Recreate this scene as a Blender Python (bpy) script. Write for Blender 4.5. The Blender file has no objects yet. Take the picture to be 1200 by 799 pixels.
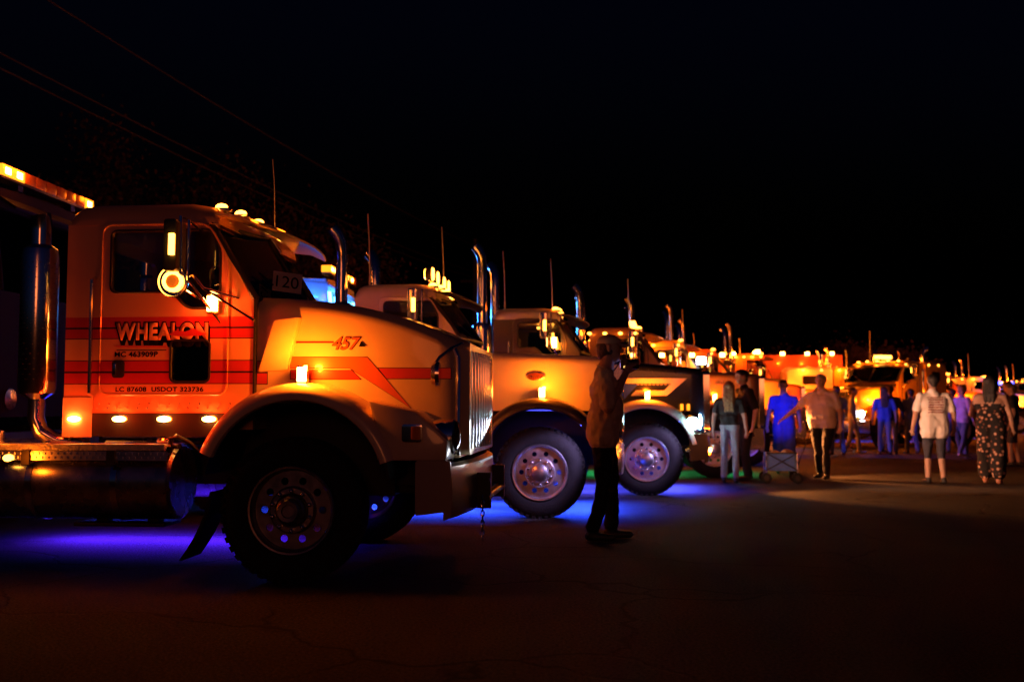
import bpy, bmesh, math, random
import numpy as np
from mathutils import Vector, Matrix
from mathutils.geometry import tessellate_polygon
R = math.radians
random.seed(7); RNG = np.random.default_rng(7)
SC = bpy.context.scene
COL = SC.collection

# ------------------------------------------------------------------ camera, sky, sun, exposure
PITCH = math.atan(77.5/1200)
cam = bpy.data.cameras.new('camera'); camo = bpy.data.objects.new('camera', cam); COL.objects.link(camo)
camo.location = (0, 0, 1.2); camo.rotation_euler = (R(90)+PITCH, 0, 0)
cam.lens = 36; cam.sensor_width = 36; cam.clip_end = 4000; cam.clip_start = 0.05
cam.dof.use_dof = True; cam.dof.focus_distance = 7.4; cam.dof.aperture_fstop = 1.7
SC.camera = camo
SUN_EL, SUN_AZ = R(9), R(4)          # a low warm flood glow from the open lot behind the viewer
world = bpy.data.worlds.new('World'); SC.world = world; world.use_nodes = True
wn = world.node_tree.nodes; bg = wn['Background']
sky = wn.new('ShaderNodeTexSky'); sky.sky_type = 'NISHITA'; sky.sun_disc = False
sky.sun_elevation = R(-4); sky.sun_rotation = R(180)-SUN_AZ
tint = wn.new('ShaderNodeMix'); tint.data_type = 'RGBA'; tint.blend_type = 'MULTIPLY'; tint.inputs[0].default_value = 1; tint.inputs[7].default_value = (.22, .42, 1.6, 1)
world.node_tree.links.new(sky.outputs[0], tint.inputs[6]); world.node_tree.links.new(tint.outputs[2], bg.inputs[0]); bg.inputs[1].default_value = 0.1
sun = bpy.data.lights.new('sun', 'SUN'); suno = bpy.data.objects.new('sun', sun); COL.objects.link(suno)
sun.energy = 0.07; sun.angle = R(10); sun.color = (1.0, 0.2, 0.05)
suno.rotation_euler = Vector((-math.sin(SUN_AZ)*math.cos(SUN_EL), math.cos(SUN_AZ)*math.cos(SUN_EL), -math.sin(SUN_EL))).to_track_quat('-Z', 'Y').to_euler()
SC.view_settings.view_transform = 'Standard'; SC.view_settings.look = 'None'
SC.view_settings.exposure = 0; SC.view_settings.gamma = 1; SC.view_settings.use_curve_mapping = False
SC.render.engine = 'CYCLES'
SC.cycles.use_denoising = True; SC.cycles.max_bounces = 5; SC.cycles.glossy_bounces = 4
SC.cycles.transparent_max_bounces = 10; SC.cycles.sample_clamp_indirect = 4; SC.cycles.caustics_reflective = False

# ------------------------------------------------------------------ materials
MATS = {}
def mat(name, col, rough=0.5, metal=0.0, coat=0.0, noise=0.0, nscale=6.0, bump=0.0, bscale=40.0, spec=0.5):
    if name in MATS: return MATS[name]
    m = bpy.data.materials.new(name); m.use_nodes = True; MATS[name] = m
    nt = m.node_tree; b = nt.nodes['Principled BSDF']
    b.inputs['Base Color'].default_value = (*col, 1); b.inputs['Roughness'].default_value = rough
    b.inputs['Metallic'].default_value = metal; b.inputs['Coat Weight'].default_value = coat
    b.inputs['Coat Roughness'].default_value = 0.06; b.inputs['Specular IOR Level'].default_value = spec
    tc = nt.nodes.new('ShaderNodeTexCoord')
    if noise > 0:
        n = nt.nodes.new('ShaderNodeTexNoise'); n.inputs['Scale'].default_value = nscale; n.inputs['Detail'].default_value = 6
        nt.links.new(tc.outputs['Object'], n.inputs['Vector'])
        r = nt.nodes.new('ShaderNodeValToRGB'); lo = [c*(1-noise) for c in col]; hi = [min(1, c*(1+noise)) for c in col]
        r.color_ramp.elements[0].color = (*lo, 1); r.color_ramp.elements[0].position = .3
        r.color_ramp.elements[1].color = (*hi, 1); r.color_ramp.elements[1].position = .7
        nt.links.new(n.outputs[0], r.inputs[0]); nt.links.new(r.outputs[0], b.inputs['Base Color'])
        mr = nt.nodes.new('ShaderNodeMapRange'); mr.inputs[3].default_value = max(0.02, rough*.75); mr.inputs[4].default_value = min(1, rough*1.35)
        nt.links.new(n.outputs[0], mr.inputs[0]); nt.links.new(mr.outputs[0], b.inputs['Roughness'])
    if bump > 0:
        n2 = nt.nodes.new('ShaderNodeTexNoise'); n2.inputs['Scale'].default_value = bscale; n2.inputs['Detail'].default_value = 4
        nt.links.new(tc.outputs['Object'], n2.inputs['Vector'])
        bp = nt.nodes.new('ShaderNodeBump'); bp.inputs['Strength'].default_value = bump; bp.inputs['Distance'].default_value = 0.02
        nt.links.new(n2.outputs[0], bp.inputs['Height']); nt.links.new(bp.outputs[0], b.inputs['Normal'])
    return m
def emit(name, col, s):
    if name in MATS: return MATS[name]
    m = bpy.data.materials.new(name); m.use_nodes = True; MATS[name] = m
    b = m.node_tree.nodes['Principled BSDF']; b.inputs['Base Color'].default_value = (*[min(1, c)*.5 for c in col], 1)
    b.inputs['Emission Color'].default_value = (*col, 1); b.inputs['Emission Strength'].default_value = s
    b.inputs['Roughness'].default_value = .2
    m.cycles.emission_sampling = 'NONE'
    return m
def glassmat(name, tint=(.75, .78, .8), refl=1.0):
    if name in MATS: return MATS[name]
    m = bpy.data.materials.new(name); m.use_nodes = True; MATS[name] = m
    nt = m.node_tree; nt.nodes.remove(nt.nodes['Principled BSDF'])
    t = nt.nodes.new('ShaderNodeBsdfTransparent'); t.inputs[0].default_value = (*tint, 1)
    g = nt.nodes.new('ShaderNodeBsdfGlossy'); g.inputs['Roughness'].default_value = 0.02
    f = nt.nodes.new('ShaderNodeFresnel'); f.inputs[0].default_value = 1.5
    mx = nt.nodes.new('ShaderNodeMixShader')
    nt.links.new(f.outputs[0], mx.inputs[0]); nt.links.new(t.outputs[0], mx.inputs[1]); nt.links.new(g.outputs[0], mx.inputs[2])
    nt.links.new(mx.outputs[0], nt.nodes['Material Output'].inputs[0])
    return m
def striped(name, base, stripe, line, bands, rough=.3):
    """flat painted stripes: bands of object-space height (z0, z1)"""
    m = mat(name, base, rough, coat=.5)
    nt = m.node_tree; b = nt.nodes['Principled BSDF']
    tc = nt.nodes.new('ShaderNodeTexCoord'); sp = nt.nodes.new('ShaderNodeSeparateXYZ'); nt.links.new(tc.outputs['Object'], sp.inputs[0])
    mr = nt.nodes.new('ShaderNodeMapRange'); mr.inputs[1].default_value = 1.0; mr.inputs[2].default_value = 2.7
    nt.links.new(sp.outputs[2], mr.inputs[0])
    r = nt.nodes.new('ShaderNodeValToRGB'); r.color_ramp.interpolation = 'CONSTANT'
    els = r.color_ramp.elements; els[0].position = 0; els[0].color = (*base, 1); els.remove(els[1])
    def add(z, c):
        e = els.new((z-1.0)/1.7); e.color = (*c, 1)
    for z0, z1 in bands:
        add(z0-.004, line); add(z0+.001, stripe); add(z1-.001, line); add(z1+.004, base)
    nt.links.new(mr.outputs[0], r.inputs[0]); nt.links.new(r.outputs[0], b.inputs['Base Color'])
    return m

CHROME = mat('chrome', (.82, .82, .84), .15, 1.0, noise=.05, nscale=3)
CHROME_DULL = mat('chrome_dull', (.42, .42, .44), .26, 1.0, noise=.25, nscale=9)
ALU = mat('polished_aluminium', (.82, .82, .86), .3, 1.0, noise=.12, nscale=14)
STEELW = mat('dull_wheel_steel', (.32, .30, .29), .38, 1.0, noise=.35, nscale=12)
RUBBER = mat('tyre_rubber', (.010, .0095, .0095), .85, noise=.4, nscale=9, bump=.3, bscale=60, spec=.25)
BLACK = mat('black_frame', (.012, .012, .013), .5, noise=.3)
BLACKP = mat('black_plastic', (.018, .018, .02), .4)
INTER = mat('cab_interior', (.05, .045, .045), .8, noise=.3)
INTERP = mat('cab_trim_pale', (.22, .18, .16), .8, noise=.2)
RED = mat('red_stripe', (.52, .035, .02), .35, coat=.5)
REDO = mat('orange_red_bolt', (.62, .13, .03), .35, coat=.5)
LINEB = mat('pinstripe_black', (.005, .004, .004), .9, spec=.05)
WHITEP = mat('white_print', (.78, .76, .72), .5)
CARD = mat('card_white', (.62, .6, .55), .8, noise=.06)
GLASS = glassmat('window_glass')
GLASS_D = glassmat('tinted_glass', (.3, .3, .33))
AMBER = emit('amber_lens', (1.0, .36, .035), 14)
AMBER_HOT = emit('amber_lens_hot', (1.0, .42, .07), 40)
AMBER_DIM = emit('amber_lens_dim', (1.0, .3, .012), 2.2)
ORANGE_UNLIT = mat('amber_plastic', (.75, .22, .02), .25, coat=.4)
BLUE = emit('blue_led', (.06, .09, 1.0), 10)
CYANW = emit('cold_white_lens', (.5, .95, 1.0), 60)
WHITEE = emit('white_lens', (.9, .88, 1.0), 20)
REDE = emit('red_lens', (1.0, .05, .02), 1.6)
GREENE = emit('green_led', (.05, 1.0, .3), 6)
AMB = (1.0, .145, .004); AMBR = (1.0, .035, .002); BLU = (.06, .07, 1.0)

# ------------------------------------------------------------------ mesh builder
class MB:
    def __init__(s): s.v = []; s.f = []
    def add(s, vs, fs):
        o = len(s.v); s.v += [tuple(p) for p in vs]; s.f += [tuple(i+o for i in f) for f in fs]; return s
    def box(s, a, b, M=None):
        x0, y0, z0 = a; x1, y1, z1 = b
        vs = [Vector(p) for p in ((x0, y0, z0), (x1, y0, z0), (x1, y1, z0), (x0, y1, z0), (x0, y0, z1), (x1, y0, z1), (x1, y1, z1), (x0, y1, z1))]
        if M: vs = [M @ p for p in vs]
        return s.add(vs, [(0, 3, 2, 1), (4, 5, 6, 7), (0, 1, 5, 4), (1, 2, 6, 5), (2, 3, 7, 6), (3, 0, 4, 7)])
    def rings(s, rs, close=True, caps=True, c0=None, c1=None):
        n = len(rs[0]); vs = [p for r in rs for p in r]; fs = []
        for i in range(len(rs)-1):
            for j in range(n if close else n-1):
                k = (j+1) % n
                fs.append((i*n+j, i*n+k, (i+1)*n+k, (i+1)*n+j))
        if (caps if c0 is None else c0): fs.append(tuple(reversed(range(n))))
        if (caps if c1 is None else c1): fs.append(tuple((len(rs)-1)*n+j for j in range(n)))
        return s.add(vs, fs)
    def tube(s, pts, r, n=10, r2=None, caps=True):
        pts = [Vector(p) for p in pts]; rs = []; up = None
        L = len(pts)
        for i, p in enumerate(pts):
            d = (pts[min(i+1, L-1)]-pts[max(i-1, 0)]).normalized()
            if up is None:
                up = d.orthogonal().normalized()
            up = (up-d*up.dot(d))
            up = up.normalized() if up.length > 1e-6 else d.orthogonal().normalized()
            w = d.cross(up); rr = r if r2 is None else r+(r2-r)*i/(L-1)
            if isinstance(r, (list, tuple)): rr = r[i]
            rs.append([p+(up*math.cos(a)+w*math.sin(a))*rr for a in (2*math.pi*k/n for k in range(n))])
        return s.rings(rs, True, caps)
    def lathe(s, prof, c, axis='y', n=24, sy=1):
        """prof: (radius, offset along the axis)"""
        c = Vector(c); rs = []
        for r, o in prof:
            ring = []
            for k in range(n):
                a = 2*math.pi*k/n
                if axis == 'y': q = Vector((r*math.cos(a), o*sy, r*math.sin(a)))
                elif axis == 'x': q = Vector((o*sy, r*math.cos(a), r*math.sin(a)))
                else: q = Vector((r*math.cos(a), r*math.sin(a), o))
                ring.append(c+q)
            rs.append(ring)
        return s.rings(rs, c0=prof[0][0] < .045, c1=prof[-1][0] < .045)
    def panel(s, outer, holes, y0, y1, plane='xz'):
        """flat plate with real openings, extruded from y0 to y1"""
        loops = [list(outer)]+[list(h) for h in holes]
        tri = tessellate_polygon([[Vector((p[0], p[1], 0)) for p in l] for l in loops])
        flat = [p for l in loops for p in l]; n = len(flat)
        def P(p, t): return (p[0], t, p[1]) if plane == 'xz' else (t, p[0], p[1]) if plane == 'yz' else (p[0], p[1], t)
        vs = [P(p, y0) for p in flat]+[P(p, y1) for p in flat]; fs = []
        for t in tri: fs.append(tuple(t)); fs.append(tuple(i+n for i in reversed(t)))
        o = 0
        for l in loops:
            for i in range(len(l)):
                j = (i+1) % len(l); fs.append((o+i, o+j, o+j+n, o+i+n))
            o += len(l)
        return s.add(vs, fs)
    def build(s, name, m, parent=None, bevel=0, smooth=35, key=None, loc=None):
        me = bpy.data.meshes.new(name); me.from_pydata(s.v, [], s.f)
        bm = bmesh.new(); bm.from_mesh(me)
        bmesh.ops.recalc_face_normals(bm, faces=bm.faces)
        if bevel:
            es = [e for e in bm.edges if e.is_manifold and e.calc_face_angle(0) > .6]
            bmesh.ops.bevel(bm, geom=es, offset=bevel, segments=2, affect='EDGES', clamp_overlap=True, profile=.6)
        bm.to_mesh(me); bm.free()
        me.materials.append(m)
        if smooth: me.shade_smooth(); me.set_sharp_from_angle(angle=R(smooth))
        return link(name, me, parent, loc)
def link(name, me, parent=None, loc=None):
    o = bpy.data.objects.new(name, me); COL.objects.link(o)
    if parent: o.parent = parent
    if loc: o.location = loc
    return o
def thing(name, label, cat, loc=(0, 0, 0), rz=0, group=None):
    o = bpy.data.objects.new(name, None); COL.objects.link(o); o.location = loc; o.rotation_euler = (0, 0, rz); o.empty_display_size = .2
    return tag(o, label, cat, group)
def tag(o, label, cat=None, group=None):
    o['label'] = label
    if cat: o['category'] = cat
    if group: o['group'] = group
    return o
def plight(parent, loc, power, col, r=.05):  # also serves added fills that have no lamp
    l = bpy.data.lights.new('lamp_or_fill_light', 'POINT'); l.energy = power; l.color = col; l.shadow_soft_size = r
    o = bpy.data.objects.new('lamp_or_fill_light', l); COL.objects.link(o); o.parent = parent; o.location = loc; return o
def alight(parent, loc, sx, sy, power, col, rot=(0, 0, 0), spread=180):
    l = bpy.data.lights.new('strip_light', 'AREA'); l.shape = 'RECTANGLE'; l.size = sx; l.size_y = sy; l.energy = power; l.color = col; l.spread = R(spread)
    o = bpy.data.objects.new('strip_light', l); COL.objects.link(o); o.parent = parent; o.location = loc; o.rotation_euler = rot; return o
def slight(parent, loc, tgt, power, col, ang=70, r=.06):
    l = bpy.data.lights.new('beam_light', 'SPOT'); l.energy = power; l.color = col; l.spot_size = R(ang); l.spot_blend = .6; l.shadow_soft_size = r
    o = bpy.data.objects.new('beam_light', l); COL.objects.link(o); o.parent = parent; o.location = loc
    o.rotation_euler = (Vector(tgt)-Vector(loc)).to_track_quat('-Z', 'Y').to_euler(); return o
def text(body, name, m, parent, loc, width, height, shear=0, offset=0, extrude=.0012, yaw=0, rot=None, spacing=1):
    c = bpy.data.curves.new('lettering', 'FONT'); c.body = body; c.size = 1; c.shear = shear; c.extrude = 0; c.space_character = spacing
    t = bpy.data.objects.new('lettering', c); COL.objects.link(t)
    dg = bpy.context.evaluated_depsgraph_get(); me = bpy.data.meshes.new_from_object(t.evaluated_get(dg))
    if offset:
        c.offset = offset; dg.update(); me2 = bpy.data.meshes.new_from_object(t.evaluated_get(dg))
    bb = np.array([v.co[:] for v in me.vertices]); lo, hi = bb.min(0), bb.max(0)
    use = me2 if offset else me
    sx, sz = width/(hi[0]-lo[0]), height/(hi[1]-lo[1])
    for v in use.vertices: v.co = ((v.co.x-lo[0])*sx, 0, (v.co.y-lo[1])*sz)
    bm = bmesh.new(); bm.from_mesh(use); bmesh.ops.remove_doubles(bm, verts=bm.verts, dist=1e-5)
    g = bmesh.ops.extrude_face_region(bm, geom=bm.faces[:])
    for v in g['geom']:
        if isinstance(v, bmesh.types.BMVert): v.co.y -= extrude
    bmesh.ops.recalc_face_normals(bm, faces=bm.faces); bm.to_mesh(use); bm.free()
    use.materials.clear(); use.materials.append(m)
    bpy.data.objects.remove(t)
    o = link(name, use, parent, loc); o.rotation_euler = rot or (0, 0, yaw); return o
def rrect(x0, x1, z0, z1, r, n=5):
    pts = []
    for cx, cz, a0 in ((x1-r, z1-r, 0), (x0+r, z1-r, 90), (x0+r, z0+r, 180), (x1-r, z0+r, 270)):
        for i in range(n+1):
            a = R(a0+90*i/n); pts.append((cx+r*math.cos(a), cz+r*math.sin(a)))
    return pts
def rpoly(pts, r, n=4):
    out = []; L = len(pts)
    for i in range(L):
        p0, p, p1 = (Vector((*pts[(i+k) % L], 0)) for k in (-1, 0, 1))
        a, b = (p0-p), (p1-p); d = min(r, a.length*.45, b.length*.45)
        s_, e_ = p+a.normalized()*d, p+b.normalized()*d
        for k in range(n+1):
            t = k/n; q = s_*(1-t)**2+p*2*t*(1-t)+e_*t*t; out.append((q.x, q.y))
    return out
def circ(cx, cz, r, n=16): return [(cx+r*math.cos(2*math.pi*k/n), cz+r*math.sin(2*math.pi*k/n)) for k in range(n)]

# ------------------------------------------------------------------ ground
def make_ground():
    m = bpy.data.materials.new('asphalt'); m.use_nodes = True; nt = m.node_tree; b = nt.nodes['Principled BSDF']
    tc = nt.nodes.new('ShaderNodeTexCoord')
    def noise(sc, det=6, src='Object'):
        n = nt.nodes.new('ShaderNodeTexNoise'); n.inputs['Scale'].default_value = sc; n.inputs['Detail'].default_value = det
        nt.links.new(tc.outputs[src], n.inputs['Vector']); return n
    big, fine = noise(.35), noise(55, 8)
    mx = nt.nodes.new('ShaderNodeMix'); mx.data_type = 'FLOAT'; mx.inputs[0].default_value = .62
    nt.links.new(big.outputs[0], mx.inputs[2]); nt.links.new(fine.outputs[0], mx.inputs[3])
    r = nt.nodes.new('ShaderNodeValToRGB'); r.color_ramp.elements[0].position = .40; r.color_ramp.elements[0].color = (.016, .0155, .015, 1)
    r.color_ramp.elements[1].position = .60; r.color_ramp.elements[1].color = (.062, .058, .054, 1)
    nt.links.new(mx.outputs[0], r.inputs[0])
    # cracks: thin voronoi edges bent by noise
    wob = noise(.9, 5); va = nt.nodes.new('ShaderNodeVectorMath'); va.operation = 'SCALE'; va.inputs[3].default_value = 1.3
    nt.links.new(wob.outputs[1], va.inputs[0])
    ad = nt.nodes.new('ShaderNodeVectorMath'); ad.operation = 'ADD'; nt.links.new(tc.outputs['Object'], ad.inputs[0]); nt.links.new(va.outputs[0], ad.inputs[1])
    vo = nt.nodes.new('ShaderNodeTexVoronoi'); vo.feature = 'DISTANCE_TO_EDGE'; vo.inputs['Scale'].default_value = .55
    nt.links.new(ad.outputs[0], vo.inputs['Vector'])
    cr = nt.nodes.new('ShaderNodeMapRange'); cr.inputs[1].default_value = .0; cr.inputs[2].default_value = .018
    nt.links.new(vo.outputs['Distance'], cr.inputs[0])
    mc = nt.nodes.new('ShaderNodeMix'); mc.data_type = 'RGBA'; mc.inputs[6].default_value = (.012, .011, .01, 1)
    mk = noise(.6, 4); mr2 = nt.nodes.new('ShaderNodeMapRange'); mr2.inputs[1].default_value = .44; mr2.inputs[2].default_value = .56; nt.links.new(mk.outputs[0], mr2.inputs[0])
    mxx = nt.nodes.new('ShaderNodeMath'); mxx.operation = 'MAXIMUM'; nt.links.new(cr.outputs[0], mxx.inputs[0]); nt.links.new(mr2.outputs[0], mxx.inputs[1]); nt.links.new(mxx.outputs[0], mc.inputs[0]); nt.links.new(r.outputs[0], mc.inputs[7]); nt.links.new(mc.outputs[2], b.inputs['Base Color'])
    b.inputs['Roughness'].default_value = .85; b.inputs['Specular IOR Level'].default_value = .05
    grit = noise(70, 3); hm = nt.nodes.new('ShaderNodeMath'); hm.operation = 'MULTIPLY_ADD'; hm.inputs[1].default_value = .35
    nt.links.new(cr.outputs[0], hm.inputs[0]); nt.links.new(grit.outputs[0], hm.inputs[2])
    hm.inputs[1].default_value = .8
    bp = nt.nodes.new('ShaderNodeBump'); bp.inputs['Strength'].default_value = .9; bp.inputs['Distance'].default_value = .012
    nt.links.new(hm.outputs[0], bp.inputs['Height']); nt.links.new(bp.outputs[0], b.inputs['Normal'])
    o = MB().add([(-900, -200, 0), (900, -200, 0), (900, 1600, 0), (-900, 1600, 0)], [(0, 1, 2, 3)]).build('ground', m, smooth=0)
    o['kind'] = 'structure'; return o
make_ground()

# ------------------------------------------------------------------ wheels
WM = {}
def wheel_meshes():
    # axis along y, outer face at y = 0 (towards -y), tyre goes to +y
    t = MB()
    prof = [(.300, .03), (.33, .008), (.40, -.004), (.455, .006), (.488, .026), (.498, .045), (.498, .075), (.485, .078), (.485, .088), (.499, .091),
            (.5, .125), (.487, .128), (.487, .140), (.5, .143), (.5, .175), (.486, .178), (.486, .19), (.498, .193), (.498, .225), (.488, .246), (.455, .262), (.40, .27), (.33, .262), (.30, .24)]
    t.lathe(prof, (0, 0, 0), n=56)
    for k in range(44):                      # shoulder lugs
        a = 2*math.pi*k/44
        M = Matrix.Rotation(-a, 4, 'Y')
        t.box((.468, .004, -.020), (.497, .03, .020), M)
    WM['tyre'] = t
    for kind in ('open', 'disc'):
        rm = MB()
        rm.lathe([(.300, .03), (.306, .012), (.298, .004), (.286, .006), (.279, .02), (.272, .06), (.268, .10), (.262, .10), (.262, .16), (.29, .24), (.30, .24)], (0, 0, 0), n=48)
        holes = [circ(.205*math.cos(2*math.pi*k/10), .205*math.sin(2*math.pi*k/10), .027, 10) for k in range(10)]
        rm.panel(circ(0, 0, .268, 48), holes, .075, .088)
        rm.lathe([(.165, .075), (.16, .045), (.15, .036), (.118, .034), (.112, .038), (.1, .05), (.02, .05)], (0, 0, 0), n=40)
        WM['rim_'+kind] = rm
        h = MB()
        if kind == 'disc':
            h.lathe([(.095, .05), (.095, -.02), (.088, -.04), (.06, -.052), (.02, -.056)], (0, 0, 0), n=28)
        else:
            h.lathe([(.1, .05), (.1, .0), (.086, -.012), (.082, -.05), (.07, -.062), (.045, -.06), (.04, -.045), (.01, -.045)], (0, 0, 0), n=28)
        WM['hub_'+kind] = h
    nuts = MB()
    for k in range(10):
        a = 2*math.pi*(k+.5)/10
        nuts.lathe([(.017, .036), (.017, .012), (.012, .004), (.003, .0)], (.135*math.cos(a), 0, .135*math.sin(a)), n=6)
    WM['nuts'] = nuts
wheel_meshes()
WCACHE = {}
def wheel(parent, x, y, side, kind='disc', metal=ALU, name='front_wheel', tm=None, r=.5):
    """side -1 = near; y is the outer face"""
    e = bpy.data.objects.new(name, None); COL.objects.link(e); e.parent = parent; e.location = (x, y, r-.004); e.empty_display_size = .1
    e.scale = (r/.5, 1, r/.5)
    if side > 0: e.rotation_euler = (0, 0, math.pi)
    for nm, key, m in (('tyre', 'tyre', RUBBER), ('rim', 'rim_'+kind, metal), ('hub', 'hub_'+kind, metal), ('lug_nuts', 'nuts', CHROME)):
        k = (key, m.name)
        if k not in WCACHE:
            o = WM[key].build(nm, m, e); WCACHE[k] = o.data
        else: link(nm, WCACHE[k], e)
    return e

# ------------------------------------------------------------------ lamps as parts
def lens(parent, loc, size, m, name='marker_light', shape='oval', power=0, col=AMB, off=(0, -.07, 0), lr=.04, housing=None):
    """small lamp: housing + glowing lens; faces -y / up according to shape"""
    sx, sy, sz = size; mb = MB()
    if shape == 'oval':
        rs = []
        for t, o in ((1, 0), (1, -.35), (.85, -.7), (.5, -.95), (.1, -1)):
            rs.append([(sx*t*math.cos(a), o*sy, sz*t*math.sin(a)) for a in (2*math.pi*k/16 for k in range(16))])
        mb.rings(rs)
    elif shape == 'bullet':
        rs = []
        for t, o in ((1, 0), (1, .3), (.9, .6), (.65, .85), (.3, .98), (.05, 1)):
            rs.append([(sx*t*math.cos(a), sy*t*math.sin(a), o*sz) for a in (2*math.pi*k/14 for k in range(14))])
        mb.rings(rs)
    else:
        mb.box((-sx, -sy, -sz), (sx, sy, sz))
    if housing:
        h = MB()
        if shape == 'oval': h.lathe([(1.0, .012), (1.0, .002), (.04, .002)], (0, 0, 0), n=18); h.v = [(v[0]*sx*1.28, v[1]-.0, v[2]*sz*1.35) for v in h.v]
        elif shape == 'bullet': h.box((-sx*1.35, -sy*1.2, -.016), (sx*1.35, sy*1.2, .004))
        else: h.box((-sx*1.15, -sy*.3+.0, -sz*1.25), (sx*1.15, sy*1.6, sz*1.25))
        e = h.build(name, housing, parent, loc=loc, bevel=.003 if shape != 'oval' else 0)
        o = mb.build('lens', m, e, bevel=.006 if shape == 'box' else 0)
    else:
        e = o = mb.build(name, m, parent, loc=loc, bevel=.006 if shape == 'box' else 0)
    if power: plight(e, off, power, col, lr)
    return e

# ------------------------------------------------------------------ conventional truck
def section(x, w, zt, zb, r, crown=.03, n=6):
    pts = [(x, -w, zb), (x, -w, (zb+zt-r)/2)]
    for i in range(n+1):
        a = R(180-90*i/n); pts.append((x, -w+r+r*math.cos(a), zt-r+r*math.sin(a)))
    pts.append((x, 0, zt+crown))
    return pts+[(p[0], -p[1], p[2]) for p in reversed(pts[:-1])]
def arch(cx, cz, rp, a0, a1, n=28):
    """rp: list of (radius, y) profile"""
    rs = []
    for i in range(n+1):
        a = R(a0+(a1-a0)*i/n)
        rs.append([(cx+r*math.cos(a), y, cz+r*math.sin(a)) for r, y in rp])
    return rs

def truck(label, loc, yaw, paint, hoodp=None, cabp=None, doorp=None, fenderp=None, hx0=-.9, hx1=.82, hz0=1.84, hz1=1.74, hw0=.80, hw1=.62, cabL=1.22, cabz=2.60, cabw=.93,
          ztop_stack=3.3, stacks=True, tips='curved', name='tractor_truck', rear=-3.6, sleeper=0, sleeperp=None, arch_r=(.62, .74), arch_c=(0, .56), detail=2,
          under=None, under_p=8, visor=BLACKP, wheelm=ALU, wheelk='disc', group='show trucks parked in a row', lamps=1.0, head=None, rearmost=None, setback=False, roofp=None):
    hoodp = hoodp or paint; cabp = cabp or paint; doorp = doorp or cabp; fenderp = fenderp or paint
    T = thing(name, label, 'truck', loc, yaw, group)
    cx1 = hx0; cx0 = hx0-cabL; W = cabw
    end = rearmost or rear-1.0
    # frame rails and cross members
    f = MB()
    for s in (-1, 1): f.box((end, s*.43-.05, .62), (hx1-.1, s*.43+.05, .88))
    for x in np.arange(end+.1, hx1-.3, .9): f.box((x, -.42, .66), (x+.08, .42, .8))
    f.box((-.06, -.8, .4), (.06, .8, .52)); f.box((rear-.06, -.7, .42), (rear+.06, .7, .56))
    f.build('frame', BLACK, T)
    MB().box((hx0-.1, -.4, .55), (hx1-.25, .4, 1.15)).build('engine_block', BLACK, T, bevel=.03)
    # hood
    h = MB(); rs = []; N = 12
    for i in range(N+1):
        t = i/N; x = hx0+.004+(hx1-hx0-.05)*t; w = hw0+(hw1-hw0)*t**1.4
        zt = hz0+(hz1-hz0)*(t**1.5)
        if setback: zt = hz0-.055*t-(hz0-.055-hz1)*t**2.6
        rs.append(section(x, w, zt, arch_c[1]+arch_r[1]-.14 if x < arch_c[0]+arch_r[1]-.1 else .84, .13-.03*t, .03))
    xe = hx1; w = hw1-.03
    rs.append(section(xe, w, hz1-.06, .84, .09, .02))
    h.rings(rs); hood = h.build('hood', hoodp, T, smooth=40)
    # fenders
    ri, ro = arch_r; ax, az = arch_c
    for s in (-1, 1):
        m = MB()
        prof = [(ri, s*1.19), (ri+.012, s*1.212), (ri+.05, s*1.214), (ro-.02, s*1.19), (ro, s*1.13), (ro+.01, s*1.0), (ro+.012, s*(hw1-.05)), (ri+.06, s*(hw1-.05)), (ri+.05, s*1.0)]
        a1 = 18 if setback else 12
        m.rings(arch(ax, az, prof, 158, a1, 40))
        fd = m.build('fender', fenderp, T, smooth=50)
        ln = MB(); ln.rings(arch(ax, az, [(ri+.045, s*1.17), (ri+.045, s*.5), (ri+.03, s*.5), (ri+.03, s*1.17)], 170, 8, 28)); ln.build('wheel_arch_liner', BLACK, fd)
        if setback:
            q = MB(); q.panel([(.60, .835), (1.07, .835), (1.08, .98), (.86, 1.17), (.52, 1.25), (.60, 1.0)], [], s*1.185, s*.72)
            q.build('fender_nose', fenderp, fd, bevel=.03)
    # added dark box that stands in for shade, so the wheel wells read black
    MB().box((ax-ri+.05, -.56, .55), (ax+ri-.05, .56, az+ro-.09)).build('wheel_well_blackout', BLACK, T)
    # cab shell
    zb = 1.04; zr = cabz-.16
    wx = cx1-.36
    hole = rpoly([(cx0+.34, zb+.99), (cx0+.34, zr-.05), (wx+.03, zr-.05), (cx1-.26, zr-.20), (cx1-.26, zb+.87), (cx1-.50, zb+.87), (cx1-.62, zb+.99)], .05)
    peep = rrect(cx1-.62, cx1-.33, zb+.34, zb+.64, .04)
    outer = [(cx0, zb), (cx0, zr), (wx-.02, zr), (cx1-.01, zb+.94), (cx1-.01, zb)]
    cb = MB()
    for s in (-1, 1): cb.panel(outer, [hole, peep], s*W, s*(W-.04))
    back = MB()
    cb.panel(rrect(-W+.03, W-.03, zb, zr+.05, .03), [rrect(-.45, .45, zb+.95, zr-.1, .06)], cx0+.01, cx0+.05, plane='yz')
    cb.box((cx0+.03, -W+.03, zb), (cx1-.04, W-.03, zb+.05))
    cb.box((cx1-.1, -W+.04, zb+.05), (cx1-.03, W-.04, zb+.92))
    cab = cb.build('cab', cabp, T, smooth=30)
    rr = MB(); rs = []
    for x, dz, dw in ((cx0, -.09, .02), (cx0+.03, -.045, .008), (cx0+.09, -.012, 0), (cx0+.2, .0, 0), (wx-.15, .0, 0), (wx+.02, -.03, 0), (wx+.07, -.08, .01)):
        rs.append(section(x, W-dw+.004, cabz+dz, zr-.006, .12, .025))
    rr.rings(rs); roof = rr.build('roof', roofp or cabp, cab, smooth=45)
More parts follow.
